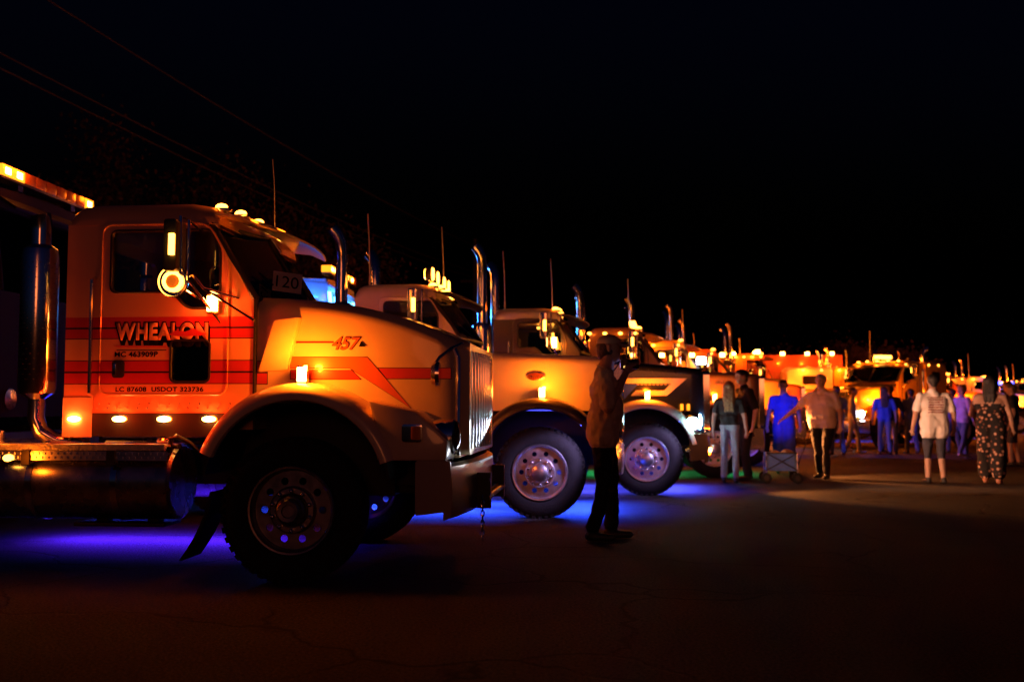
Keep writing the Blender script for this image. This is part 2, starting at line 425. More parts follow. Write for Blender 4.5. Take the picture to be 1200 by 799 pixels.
    cw = MB(); cw.panel([(cx1-.35, zb+.88), (cx1+.16, zb+.84), (cx1+.16, zb+.80), (cx1-.35, zb+.80)], [], -W+.05, W-.05); cw.build('cowl', BLACKP, cab)
    MB().box((cx1-.34, -W+.06, zb+.55), (cx1-.12, W-.06, zb+.93)).build('dashboard', INTER, cab, bevel=.04)
    for s in (-1, 1):
        st = MB(); st.box((cx0+.30, s*.45-.24, zb+.30), (cx0+.78, s*.45+.24, zb+.48)); st.box((cx0+.18, s*.45-.23, zb+.4), (cx0+.32, s*.45+.23, zb+1.02)); st.box((cx0+.17, s*.45-.13, zb+1.0), (cx0+.27, s*.45+.13, zb+1.22))
        st.build('seat', INTERP, cab, bevel=.03)
    sw = MB(); sw.tube([(cx1-.48+.12*math.cos(a)*.6, .45+.2*math.sin(a), zb+.86+.2*math.cos(a)*.8) for a in (2*math.pi*k/20 for k in range(21))], .014, 6); sw.build('steering_wheel', BLACKP, cab)
    # doors
    for s in (-1, 1):
        d = MB(); do = rpoly([(cx0+.27, zb+.25), (cx0+.27, zr-.005), (wx+.005, zr-.005), (cx1-.20, zr-.27), (cx1-.20, zb+.25)], .08)
        d.panel(do, [hole, peep], s*(W+.016), s*(W+.001))
        door = d.build('door', doorp, T, smooth=30)
        q = MB(); q.tube([(p[0], s*(W+.016), p[1]) for p in do+do[:1]], .009, 6); q.build('door_seal', doorp if detail > 1 else BLACKP, door)
        q = MB(); q.panel(hole, [], s*(W-.012), s*(W-.018)); q.build('window_glass', GLASS, door)
        q = MB(); q.tube([(p[0], s*(W+.012), p[1]) for p in hole+hole[:1]], .012, 6); q.build('window_gasket', BLACKP, door)
        q = MB(); q.panel(peep, [], s*(W-.01), s*(W-.016)); q.build('peep_window', GLASS_D, door)
        q = MB(); q.tube([(p[0], s*(W+.012), p[1]) for p in peep+peep[:1]], .011, 6); q.build('peep_gasket', BLACKP, door)
        q = MB(); q.panel(rrect(cx0+.37, cx0+.46, zb+.37, zb+.50, .025), [], s*(W+.028), s*(W+.01)); dh = q.build('door_handle', BLACKP, door, bevel=.004)
        MB().box((cx0+.385, s*(W+.034)-.008, zb+.39), (cx0+.405, s*(W+.034)+.008, zb+.475)).build('latch_lever', CHROME, dh, bevel=.003) if detail > 1 else None
        q = MB(); q.tube([(cx0+.22, s*W, zb+.24), (cx0+.22, s*(W+.06), zb+.26), (cx0+.22, s*(W+.06), zb+1.08), (cx0+.22, s*W, zb+1.1)], .014, 8); q.build('grab_handle', CHROME, T)
    # windscreen: two panes in a V
    B = lambda s: Vector((cx1-.01, s*(W-.02), zb+.935)); Tq = lambda s: Vector((wx+.0, s*(W-.05), zr+.0))
    bc, tcn = Vector((cx1+.13, 0, zb+.93)), Vector((wx+.13, 0, zr+.03))
    for s in (-1, 1):
        q = MB(); n = Vector((.006, 0, .003)); a, b2, c2, d2 = B(s), bc, tcn, Tq(s)
        q.add([a, b2, c2, d2, a-n, b2-n, c2-n, d2-n], [(0, 1, 2, 3), (4, 7, 6, 5), (0, 4, 5, 1), (1, 5, 6, 2), (2, 6, 7, 3), (3, 7, 4, 0)])
        wsn = q.build('windscreen', GLASS, T, smooth=0)
        q = MB(); q.tube([a, b2], .02, 6); q.tube([c2, d2], .02, 6); q.tube([a, d2], .03, 8); q.build('windscreen_frame', BLACKP, wsn)
        q = MB(); q.tube([a*.3+b2*.7+Vector((.01, 0, .02)), a*.62+d2*.12+c2*.26+Vector((.03, 0, .01))], .007, 5); q.build('wiper', BLACKP, wsn)
    q = MB(); q.tube([bc, tcn], .022, 8); q.build('windscreen_divider', BLACKP, T)
    # sun visor
    if visor:
        v = MB(); rs = []
        for y in np.linspace(-W+.02, W-.02, 13):
            bow = .13*(1-(y/W)**2)
            rs.append([(wx+.03+bow, y, zr+.075), (wx+.22+bow, y, zr+.055), (wx+.35+bow, y, zr-.01), (wx+.34+bow, y, zr-.022), (wx+.21+bow, y, zr+.04), (wx+.03+bow, y, zr+.06)])
        v.rings(rs); v.build('sun_visor', visor, T, smooth=40)
    # roof marker lamps
    for i, y in enumerate((-.72, -.38, 0, .38, .72)):
        lens(T, (wx-.02+.06*(1-(y/W)**2), y, cabz+.0 if abs(y) < .6 else cabz-.015), (.048, .038, .042), AMBER, 'roof_marker_light', 'bullet', power=((1.2 if setback else 3.2)*lamps if i in (0, 2, 4) else 0), off=(0.03, -.06, .12), housing=CHROME)
    # bumper, grille, headlamps
    b = MB(); rs = []
    for y in np.linspace(-1.2, 1.2, 17):
        bow = .10*(1-abs(y/1.2)**3); x = hx1+.02+bow-(.02)
        rs.append([(x-.05, y, .44), (x, y, .46), (x+.015, y, .63), (x, y, .80), (x-.05, y, .82)])
    b.rings(rs)
    for s in (-1, 1): b.panel(rpoly([(hx1-.24, .84), (hx1-.24, .47), (hx1+.0, .50), (hx1+.0, .84)], .02), [], s*1.205, s*1.17)
    bumper = b.build('bumper', CHROME if not setback else mat('bumper_satin', (.36, .30, .24), .32, .6), T, smooth=40)  # brown base colour paints in an orange-brown reflection
    g = MB(); gz0, gz1, gw = .90, hz1-.09, hw1-.07
    g.panel(rrect(-gw-.05, gw+.05, gz0-.04, gz1+.05, .05), [rrect(-gw, gw, gz0, gz1, .03)], hx1-.01, hx1+.075, plane='yz')
    gr = g.build('grille', CHROME if not setback else CREAM, T, bevel=.006 if detail > 1 else 0)  # cream paint in place of chrome that mirrors amber light
    MB().box((hx1-.03, -gw, gz0), (hx1+.005, gw, gz1)).build('radiator', BLACK, gr)
    nb = 17
    bm_ = MB().box((-.012, -.012, gz0), (.03, .012, gz1)); bar0 = None
    for i in range(nb):
        y = -gw+.03+(2*gw-.06)*i/(nb-1); x = hx1+.03+.10*(1-(y/gw)**2)*(.7 if setback else .5)
        if bar0 is None: bar0 = bm_.build('grille_bar', CHROME, gr, loc=(x, y, 0), bevel=.006)
        else: link('grille_bar', bar0.data, gr, (x, y, 0))
    for s in (-1, 1):
        y = s*(.86 if not setback else .95); x = hx1-.12 if not setback else 1.06
        q = MB(); q.lathe([(.02, -.16), (.1, -.14), (.125, -.04), (.125, .03), (.11, .04), (.02, .035)], (x, y, 1.0), axis='x', n=22)
        hl = q.build('headlight', CHROME, T)
        q = MB(); q.lathe([(.108, .036), (.1, .055), (.06, .07), (.005, .075)], (x, y, 1.0), axis='x', n=22); q.build('lens', head[0] if head else GLASS_D, hl)
        if head: slight(hl, (x+.12, y, 1.0), (x+4, y-.9, .35), head[1], head[2], 110)
    # fuel tanks with steps
    tx0, tx1 = (cx0-.55, cx1-.53) if setback else (cx0-.5, cx1-.15)
    for s in (-1, 1):
        q = MB(); q.lathe([(.03, 0), (.25, 0), (.27, .02), (.27, tx1-tx0-.02), (.25, tx1-tx0), (.03, tx1-tx0)], (tx0, s*.90, .67), axis='x', n=32)
        tk = q.build('fuel_tank', CHROME_DULL, T)
        for x in (tx0+.4, tx1-.42):
            q = MB(); q.lathe([(.274, 0), (.278, 0), (.278, .045), (.274, .045)], (x, s*.90, .67), axis='x', n=32); q.build('tank_strap', CHROME, tk)
        q = MB(); q.box((tx0-.02, s*.98-.2, .925), (tx1-.02, s*.98+.2, .94)); q.box((tx0-.02, s*1.18-.012, .90), (tx1-.02, s*1.18+.012, .942))
        sp = q.build('step_plate', mat('tread_plate', (.55, .53, .5), .5, .7, bump=.5, bscale=50), tk)
        q = MB()
        for i in range(int((tx1-tx0)/.045)):
            for j in range(2): q.box((tx0+.02+i*.045+.02*j, s*1.195-.004, .842+.028*j), (tx0+.045+i*.045+.02*j, s*1.195+.004, .858+.028*j))
        q.box((tx0, s*1.188-.004, .83), (tx1, s*1.188+.004, .895))
        q.build('tread_strip', ALU, sp)
        if detail > 1:
            for x in (tx0+.42, tx1-.4): q = MB(); q.box((x-.03, s*1.2-.01, .8), (x+.03, s*1.2+.006, .9)); q.build('step_bracket', BLACK, sp)
    # wheels
    for s in (-1, 1):
        wheel(T, 0, s*1.205, s, wheelk, wheelm)
        for x in (rear+.0, rear-1.3) if not rearmost else (rear,):
            wheel(T, x, s*1.205, s, wheelk, wheelm, 'rear_wheel')
            if detail > 1: wheel(T, x, s*.89, s, wheelk, wheelm, 'rear_wheel')
        q = MB(); rs = []
        for i in range(7):
            t = i/6; x = -ri+.06-.07*t-.14*t*t; z = .62-.47*t
            rs.append([(x-.012, s*1.19, z), (x+.012, s*1.19, z), (x+.012, s*.86, z), (x-.012, s*.86, z)])
        if setback: q.rings(rs); q.build('mud_flap', RUBBER, T)
    if under and not setback and detail > 1:
        for s in (-1, 1):
            q = MB(); q.box((.44, s*1.19-.02, 1.0), (.5, s*1.19+.02, 1.02)); wl = q.build('wheel_fill_light', BLUE, T)  # invented lamp, added to brighten the chrome wheels
            slight(wl, (.62, s*1.62, .98), (0, s*1.1, .5), 80, (.55, .4, 1.0), 60, .05)
    # stacks
    if stacks:
        for s in (-1, 1):
            x, y = cx0-(.24 if setback else .17), s*(W-.06); zt = ztop_stack
            q = MB(); mr_ = .132 if setback else .15; q.lathe([(.06, 1.26), (mr_-.01, 1.30), (mr_, 1.34), (mr_, 2.30), (mr_-.01, 2.36), (.065, 2.40)], (x, y, 0), axis='z', n=26)
            es = q.build('exhaust_stack', CHROME, T)
            pts = [(x, y, 2.38)]+[(x, y, z) for z in np.linspace(2.45, zt-.34, 4)]
            for a in ((15, 32, 48) if not setback else (6, 10)): pts.append((x-.30*(1-math.cos(R(a))), y+s*.10*math.sin(R(a)), zt-.34+.30*math.sin(R(a)) + .05))
            q = MB(); q.tube(pts, .072, 16, caps=False); q.tube(pts, .066, 16, caps=False); q.build('stack_pipe', CHROME, es)
            q = MB(); q.tube([(x, y, 1.28), (x, y, 1.12), (x+.04, y, 1.02), (x+.14, y+s*-.02, .96), (x+.3, y-s*.1, .94)], .06, 14); q.build('exhaust_elbow', CHROME, es)
            if detail > 1:
                q = MB(); import itertools
                for r_ in range(24):
                    for k in range(15):
                        a = 2*math.pi*(k+.5*(r_ % 2))/15; zz = 1.40+r_*.037
                        q.lathe([(.006, .0), (.006, .003)], (x+(mr_+.0015)*math.cos(a), y+(mr_+.0015)*math.sin(a), zz), axis='z', n=5)
                q.build('heat_shield_holes', BLACKP, es)
    # mirrors
    for s in (-1, 1):
        x, y = cx1-.50, s*(W+.26)
        q = MB(); q.panel(rrect(x-.045, x+.045, zb+1.10, zb+1.46, .02), [], y-.085, y+.085)
        mr = q.build('mirror', CHROME if not setback else BLACKP, T, bevel=.012)
        q = MB(); q.box((x-.05, y-.072, zb+1.13), (x-.046, y+.072, zb+1.43)); q.build('mirror_glass', CHROME, mr)
        q = MB(); q.tube([(x+.04, s*W, zr), (x+.04, y-.0, zr+.0), (x+.04, y, zb+1.0), (x+.10, s*W, zb+.93)], .012, 8)
        q.tube([(x+.10, s*W, zb+1.42), (x+.10, y, zb+1.46), (x+.10, y, zb+1.05), (x+.25, s*W, zb+.75)], .010, 8); q.build('mirror_arm', CHROME, mr)
        lens(mr, (x+.02, y-.10*1, zb+1.28), (.02, .012, .075), AMBER, 'mirror_marker', 'box', power=0)
    # side lamps along the cab sill and on the fender
    for s in (-1, 1):
        q = MB(); q.panel([(cx0+.2, zb-.05), (cx0+.2, zb+.118), (cx1-.2, zb+.118), (cx1-.2, zb-.05)], [], s*(W+.005), s*(W-.06)); q.build('cab_sill', BLACK, cab)
        for i, x in enumerate(np.linspace(cx0+.09, cx1-.33, 4)):
            e = lens(T, (x, s*(W+.008 if i else W+.014), zb+.075), (.048, .024, .021), AMBER_HOT, 'sill_light', 'oval', power=(2.6*lamps if s < 0 or detail > 1 else 0), col=AMBR, off=(0, -.16, .02), housing=CHROME)
            if s > 0: e.rotation_euler = (0, 0, math.pi)
        e = lens(T, (ax+.02, s*1.10, az+ro+.062), (.032, .026, .05), AMBER_HOT, 'turn_signal', 'box', power=36*lamps, off=(0.03, -.05 if s < 0 else .05, .06), lr=.03, housing=CHROME)
    if detail < 2:  # extra lamp rows added to brighten the far trucks
        for s in (-1, 1):
            for i, x in enumerate(np.linspace(cx0-sleeper*.7, wx-.05, 4)):
                yy = W+.012 if x > cx0-.05 else W+.11
                e = lens(T, (x, s*yy, zr+.05), (.035, .014, .022), AMBER, 'roof_fill_light', 'oval', power=5*lamps if i % 2 == 0 and s < 0 else 0, off=(0, -.22, .04))
                if s > 0: e.rotation_euler = (0, 0, math.pi)
        for i in range(3): lens(T, (hx0+.35+.4*i, -hw1-.10+.03*i, hz1-.30), (.04, .012, .022), AMBER, 'hood_fill_light', 'oval', power=4*lamps if i == 1 else 0, off=(0, -.2, 0))
    # antennas
    for s, hgt in ((-1, .62), (1, .75)) if detail > 1 and not setback else ((1, .55),) if setback else ((random.choice((-1, 1)), random.uniform(-.1, .6)),):
        q = MB(); y = s*(W-.1); ax_ = wx-.1 if setback else cx0+.45+.3*s; q.tube([(ax_, y, cabz-.03), (ax_, y, cabz+.1)], .012, 6); q.tube([(ax_, y, cabz+.1), (ax_-.01, y, cabz+.5), (ax_-.03, y, cabz+hgt+(.2 if setback or detail > 1 else .5))], .0045 if setback else .007, 5)
        q.build('whip_antenna', mat('antenna_white', (.6, .55, .5), .4), T)
    # sleeper
    if sleeper:
        q = MB(); rs = []
        for x, dz in ((cx0-.10-sleeper, -.12), (cx0-.06-sleeper, -.03), (cx0-.0-sleeper, 0), (cx0-.12, 0), (cx0-.06, -.05)):
            rs.append(section(x, W+.1, cabz+.0+dz, zb-.06, .13, .03))
        q.rings(rs); sl = q.build('sleeper', sleeperp or cabp, T, smooth=40)
        for s in (-1, 1):
            q = MB(); q.panel(rrect(cx0-.1-sleeper*.65, cx0-.1-sleeper*.25, zb+.95, zb+1.25, .05), [], s*(W+.112), s*(W+.095)); q.build('sleeper_window', GLASS_D, sl)
    else:
        q = MB(); q.box((end+.3, -.42, .885), (cx0-.5, .42, .93)); q.build('deck_plate', CHROME_DULL, T)
        q = MB(); q.lathe([(.06, .95), (.44, .97), (.46, 1.0), (.46, 1.05), (.1, 1.06)], (rear-.3 if not rearmost else rear-.1, 0, 0), axis='z', n=24); q.build('fifth_wheel', BLACK, T)
    # under-body strips
    if under:
        q = MB()
        sides = (1,) if setback else (-1, 1)
        for s in sides: q.box((cx0-.6, s*.30-.012, .64), (-.7, s*.30+.012, .655))
        ls = q.build('led_strip', under[0], T)
        for s in sides: alight(ls, ((cx0-.9)/2-.2, s*(1.0 if setback else .45), .40), 2.6, .12, under_p, under[1], spread=150)
        if not setback: alight(ls, (hx1-.40, .1, .45), .4, 1.4, under_p*.7, under[1], spread=150)
    T['_g'] = 0; del T['_g']
    return T, dict(cx0=cx0, cx1=cx1, wx=wx, zr=zr, zb=zb, W=W, hood=hood, cab=cab)

def P(col, name, rough=.32, noise=.10): return mat(name, col, rough, coat=.55, noise=noise, nscale=2.5)
NEARY = 1.205
def axle(px, py, yaw):  # world point under the outer face of the near front wheel -> axle centre
    return (px-math.sin(yaw)*NEARY, py+math.cos(yaw)*NEARY, 0)
# ---- the long-nosed cream truck in front
CREAM = P((.70, .56, .34), 'cream_paint')
STR = striped('cream_paint_striped', (.72, .42, .21), (.50, .03, .018), (.02, .015, .015), [(1.367, 1.442), (1.452, 1.528), (1.690, 1.762), (1.772, 1.845)])
yaw1 = R(-5)
T1, q1 = truck('large cream truck with red stripes and black lettering on its door', axle(-1.51, 7.03, yaw1), yaw1, CREAM, cabp=STR, doorp=STR,
               hx0=-.35, hx1=1.10, hz0=2.0, hz1=1.70, hw0=.92, hw1=.80, cabL=1.42, cabz=2.69, cabw=.95, ztop_stack=2.86, rear=-4.3, arch_r=(.62, .745), arch_c=(.02, .62),
               setback=True, wheelk='open', wheelm=STEELW, under=(BLUE, (.07, .012, 1.0)), under_p=210, visor=P((.70, .56, .34), 'cream_paint'), lamps=1.0)
def t1_details(T, q):
    W = q['W']; door_y = -(W+.0165)
    doors = [o for o in T.children if o.name.startswith('door') and o.location.y <= 0]
    near = min((o for o in T.children if o.name.split('.')[0] == 'door'), key=lambda o: min(v.co.y for v in o.data.vertices))
    text('WHEALON', 'lettering', LINEB, near, (-1.372, door_y, 1.688), .672, .112, offset=.105, spacing=1.12)
    for j in range(4): text('WHEALON', 'lettering_shadow', LINEB, near, (-1.372+.003*j, door_y-.0003-.0001*j, 1.676-.010*j), .672, .112, offset=.105, extrude=.0008, spacing=1.12)
    text('WHEALON', 'lettering', mat('pale_letter', (.66, .3, .2), .5), near, (-1.372, door_y-.0016, 1.688), .672, .112, offset=.05, spacing=1.12)
    m = MB(); m.panel([(-.99, 1.72), (-.93, 1.75), (-.86, 1.742), (-.80, 1.765), (-.745, 1.735), (-.70, 1.725), (-.75, 1.712), (-.90, 1.708)], [], door_y-.003, door_y-.005); m.build('red_swoosh', RED, near)
    m = MB(); m.panel([(-1.40, 1.645), (-1.0, 1.640), (-1.0, 1.626), (-1.36, 1.630)], [], door_y-.0002, door_y-.002); m.build('red_swoosh', REDO, near)
    m = MB(); m.panel([(-1.372, 1.612), (-1.0, 1.612), (-1.0, 1.607), (-1.372, 1.607)], [], door_y-.0002, door_y-.002); m.build('pinstripe', LINEB, near)
    text('MC 463909P', 'lettering', LINEB, near, (-1.385, door_y, 1.562), .32, .036, offset=.02, spacing=1.05)
    text('LC 87608  USDOT 323736', 'lettering', LINEB, near, (-1.372, door_y, 1.312), .65, .032, offset=.02, spacing=1.05)
    # hood decals on the tapering side
    hx0, hx1 = -.35, 1.10
    def hy(x): t = max(0, min(1, (x-hx0-.004)/(hx1-hx0-.05))); return -(.92+(.80-.92)*t**1.4)
    def decal(pts, m, name, o0=.002, o1=.0035):
        # follow the side of the hood: split along x
        mb = MB(); tri = tessellate_polygon([[Vector((x, z, 0)) for x, z in pts]]); n = len(pts)
        bm = bmesh.new(); vs = [bm.verts.new((x, 0, z)) for x, z in pts]
        bm.faces.new(vs)
        for k in range(1, 40):
            x = hx0+k*.04
            bmesh.ops.bisect_plane(bm, geom=bm.verts[:]+bm.edges[:]+bm.faces[:], plane_co=(x, 0, 0), plane_no=(1, 0, 0), dist=1e-5)
        for v in bm.verts: v.co.y = hy(v.co.x)-o1
        me = bpy.data.meshes.new(name); bm.to_mesh(me); bm.free(); me.materials.append(m)
        return link(name, me, q['hood'])
    def outlined(pts, m, name):
        c = Vector((sum(p[0] for p in pts)/len(pts), sum(p[1] for p in pts)/len(pts)))
        decal(pts, m, name, 0, .004)
        grow = []
        L = len(pts)
        area = sum(pts[i][0]*pts[(i+1) % L][1]-pts[(i+1) % L][0]*pts[i][1] for i in range(L)); sg = 1 if area > 0 else -1
        for i in range(L):
            p0, p, p1 = Vector(pts[i-1]), Vector(pts[i]), Vector(pts[(i+1) % L])
            e0, e1 = (p-p0).normalized(), (p1-p).normalized()
            n0, n1 = Vector((e0.y, -e0.x))*sg, Vector((e1.y, -e1.x))*sg
            nn = (n0+n1); nn = nn.normalized()*min(.012, .0045/max(.35, nn.normalized().dot(n0)))
            grow.append(tuple(p+nn))
        decal(grow, LINEB, 'decal_outline', 0, .0025)
    outlined([(-.10, 1.480), (.322, 1.480), (.759, 1.194), (.446, 1.556), (-.10, 1.556)], REDO, 'bolt_decal')
    outlined([(-.10, 1.400), (.40, 1.400), (.335, 1.462), (-.10, 1.462)], RED, 'hood_stripe')
    outlined([(.585, 1.405), (1.04, 1.405), (1.04, 1.478), (.525, 1.478)], RED, 'hood_stripe')
    for z0, z1 in ((1.367, 1.442), (1.452, 1.528)): outlined([(-.343, z0), (-.27, z0), (-.27, z1), (-.343, z1)], RED, 'hood_stripe')
    outlined([(-.06, 1.663), (.20, 1.663), (.20, 1.667), (-.06, 1.667)], RED, 'hood_stripe')
    ya = math.atan2(hy(.43)-hy(.2), .23)
    text('457', 'lettering', LINEB, q['hood'], (.198, hy(.2)-.006, 1.612), .20, .088, shear=.35, offset=.03, yaw=ya)
    text('457', 'lettering', REDO, q['hood'], (.198, hy(.2)-.0085, 1.612), .20, .088, shear=.35, yaw=ya)
    m = MB(); m.panel([(.385, 1.632), (.435, 1.632), (.40, 1.672)], [], hy(.41)-.008, hy(.41)-.006); m.build('lettering', LINEB, q['hood'])
    # air scoop on the hood side
    s = MB(); o0 = [(-.335, 1.448), (-.115, 1.462), (-.02, 1.84), (-.20, 1.82)]
    out = [(x, hy(x)-.095 if z > 1.6 else hy(x)-.03, z) for x, z in o0]; inn = [(x, hy(x)+.02, z) for x, z in o0]
    s.add(out+inn, [(0, 1, 2, 3), (7, 6, 5, 4), (0, 4, 5, 1), (1, 5, 6, 2), (2, 6, 7, 3), (3, 7, 4, 0)])
    s.build('air_scoop', CREAM, T, bevel=.02)
    # hood rear edge seam
    m = MB(); m.box((-.362, -.962, 1.2), (-.348, -.9, 1.97)); m.build('hood_seam', BLACKP, T)
    # bright trim on the grille corner + crown
    m = MB(); m.tube([(1.09, -.80, .86), (1.095, -.80, 1.55), (1.06, -.78, 1.63)], .022, 8); m.build('grille_corner_trim', CHROME, T)
    # hood mirror on a bent arm
    m = MB(); m.tube([(1.11, -.72, 1.66), (1.05, -.84, 1.62), (.98, -.95, 1.55), (.95, -.97, 1.50)], .012, 8); hm = m.build('hood_mirror', CHROME, T)
    m = MB(); m.lathe([(.01, -.03), (.06, -.02), (.075, .01), (.07, .035), (.01, .035)], (0, 0, 0), axis='x', n=18); ob = m.build('mirror_cup', CHROME, hm, loc=(.955, -.985, 1.43)); ob.scale = (1, .9, 1.2)
    # fender side lamp unlit, in the nose panel
    m = MB(); m.panel(rrect(.765, .905, .965, 1.085, .02), [], -1.205, -1.18); m.build('side_lamp', CHROME, T, bevel=.008)
    m = MB(); m.panel(rrect(.83, .895, .98, 1.07, .01), [], -1.212, -1.2); m.build('side_reflector', ORANGE_UNLIT, T, bevel=.004)
    # mirror lamp + round spot lamp on the near mirror arm
    e = lens(T, (-.64, -1.02, 1.935), (.036, .03, .055), AMBER_HOT, 'door_lamp', 'box', power=6, col=AMBR, off=(-.0, -.10, -.04), housing=CHROME)
    m = MB(); m.lathe([(.02, .12), (.07, .10), (.108, .02), (.114, -.004), (.106, -.012), (.1, .0), (.06, .0)], (-.86, -1.20, 2.075), n=28); sl = m.build('round_lamp', CHROME, T)
    rg = MB(); rg.tube([(-.86+.062*math.cos(a), -1.213, 2.075+.062*math.sin(a)) for a in (2*math.pi*k/28 for k in range(29))], .013, 8); rg.build('ring_light', AMBER, sl)
    m = MB(); m.lathe([(.05, .0), (.048, -.012), (.03, -.02), (.004, -.022)], (-.86, -1.205, 2.075), n=20); m.build('lens', emit('amber_centre', (1.0, .22, .01), .45), sl)
    plight(sl, (-.80, -1.36, 2.02), .6, AMB)
    m = MB(); m.tube([(-.8, -1.17, 2.1), (-.72, -1.2, 2.12), (-.66, -1.15, 2.03), (-.48, -.95, 1.98)], .011, 8); m.tube([(-.66, -1.15, 2.03), (-.36, -.97, 1.82)], .009, 6); m.build('mirror_brace', CHROME, T)
    # number card behind the windscreen
    c = MB(); c.box((-.11, 0, -.085), (.11, .004, .085)); cd = c.build('number_card', CARD, q['cab']); cd.location = (-.27, -.48, 2.15); cd.rotation_euler = (R(-22), R(6), R(24))
    text('120', 'lettering', LINEB, cd, (-.085, -.003, -.05), .17, .10)
    # lamps on the tank step end
    lens(T, (-2.17, -1.16, .985), (.05, .03, .04), AMBER_HOT, 'step_lamp', 'box', power=3.5, off=(.10, -.03, .0), housing=CHROME)
    lens(T, (-2.03, -1.20, .845), (.035, .014, .024), AMBER, 'step_lamp', 'oval', power=2.2, off=(.12, -.13, 0))
    m = MB(); m.lathe([(.01, .0), (.055, .004), (.06, .02), (.05, .035), (.01, .04)], (-.98, -1.0, .945), axis='z', n=18); m.build('fuel_cap', CHROME, T)
    # air hose loops at the tank end
    m = MB(); m.tube([(-.92, -1.05, .86), (-.90, -1.1, .98), (-.86, -1.1, 1.0), (-.80, -1.0, .95), (-.75, -.9, .86)], .016, 8); m.build('hose', BLACKP, T)
    m = MB(); m.tube([(-1.75, -.9, .96), (-1.70, -.92, 1.0), (-1.62, -.92, 1.06), (-1.55, -.9, 1.07)], .01, 6); m.build('hose', BLACKP, T)
    # rivets on the sill
    m = MB()
    for x in np.arange(-1.74, -.5, .075):
        for z in (1.195, 1.225): m.lathe([(.008, 0), (.006, -.004), (.001, -.006)], (x+(.012 if z > 1.2 else 0), -.951, z), n=6)
    m.build('rivets', CHROME_DULL, q['cab'])
    m = MB(); m.panel([(-1.77, .985), (-1.55, .985), (-1.55, 1.27), (-1.77, 1.27)], [], -.962, -.951); m.build('lower_panel', CREAM, q['cab'])
    # tow pins, plow hitch and hanging chain in front of the bumper
    m = MB(); m.box((1.17, -.52, .52), (1.26, .52, .58)); m.box((1.20, -.54, .46), (1.30, -.48, .72)); m.box((1.20, .48, .46), (1.30, .54, .72))
    m.tube([(1.28, -.60, .54), (1.28, .60, .54)], .022, 8); m.tube([(1.28, -.60, .67), (1.28, -.42, .67)], .016, 8); m.build('plow_hitch', BLACK, T)
    m = MB()
    for i in range(9):
        z = .54-.036*i; a = i % 2
        m.tube([(1.25+(.012*math.cos(t) if a else 0), -.62+(0 if a else .012*math.cos(t)), z+.024*math.sin(t)) for t in (2*math.pi*k/10 for k in range(11))], .005, 5, caps=False)
    m.build('chain', CHROME, T)
    m = MB(); m.box((1.215, -.55, .79), (1.227, .3, .805)); gl = m.build('grille_fill_bar', emit('fill_bar_glow', (.85, .9, 1.0), .3), T)  # made-up bar and light, added to whiten the grille
    alight(gl, (1.27, -.30, .95), 1.0, .03, 3.2, (.85, .9, 1.0), (R(180), R(-18), R(90)))
    # step hangers under the tank
    m = MB(); m.box((-1.62, -1.05, .36), (-.95, -.75, .385)); m.box((-1.5, -.95, .38), (-1.42, -.85, .5)); m.box((-1.12, -.95, .38), (-1.04, -.85, .5)); m.build('lower_step', BLACK, T, bevel=.01)
t1_details(T1, q1)

# ---- white truck beside it
WHITE = P((.74, .70, .64), 'white_paint')
T2, q2 = truck('white long-hood truck behind the photographer with black fenders and four roof lamps', axle(.30, 11.12, R(-5)), R(-5), WHITE, fenderp=P((.05, .05, .06), 'black_fender'), hz0=1.82, hz1=1.76, hw0=.93, hw1=.86,
               rear=-3.5, rearmost=-4.3, under=(BLUE, (.02, .06, 1.0)), under_p=520, ztop_stack=3.3, lamps=.75)
def t2_details(T, q):
    m = MB(); m.panel([(p[0], p[1]) for p in [(-.06+.105*math.cos(a), 1.545+.05*math.sin(a)) for a in (2*math.pi*k/28 for k in range(28))]], [], -.925, -.905); b = m.build('badge', CHROME_DULL, T, bevel=.003)
    m = MB(); m.panel([(-.06+.09*math.cos(a), 1.545+.038*math.sin(a)) for a in (2*math.pi*k/28 for k in range(28))], [], -.928, -.924); m.build('badge_field', mat('badge_red', (.12, .02, .015), .4), b)
    m = MB(); m.tube([(-.13+.014*k, -.929, 1.54+.012*math.sin(k*1.9)) for k in range(11)], .005, 5); m.build('badge_script', CHROME, b)
    for i, y in enumerate((-.62, -.25, .25, .62)):
        m = MB(); m.lathe([(.02, -.05), (.07, -.045), (.085, 0), (.085, .03), (.02, .03)], (0, 0, 0), axis='x', n=20); o = m.build('roof_lamp', BLACKP, T, loc=(q['wx']-.05, y, 2.74))
        m = MB(); m.lathe([(.078, .031), (.07, .045), (.004, .055)], (0, 0, 0), axis='x', n=20); m.build('lens', AMBER, o)
        m = MB(); m.lathe([(.07, -.046), (.05, -.06), (.004, -.066)], (0, 0, 0), axis='x', n=20); m.build('rear_lens', AMBER, o)
        m = MB(); m.box((-.015, -.015, -.14), (.015, .015, -.08)); m.build('lamp_post', CHROME, o)
    m = MB(); m.tube([(q['wx']-.05, -.75, 2.66), (q['wx']-.05, .75, 2.66)], .014, 8); m.build('lamp_rail', CHROME, T)
    for s in (-1, 1):
        m = MB(); m.rings(arch(0, .56, [(.66, s*.98), (.66, s*.95), (.65, s*.95), (.65, s*.98)], 140, 30, 20)); ls = m.build('led_strip', BLUE, T)
        alight(ls, (0, s*.85, 1.17), .8, .2, 3.0, BLU)
t2_details(T2, q2)
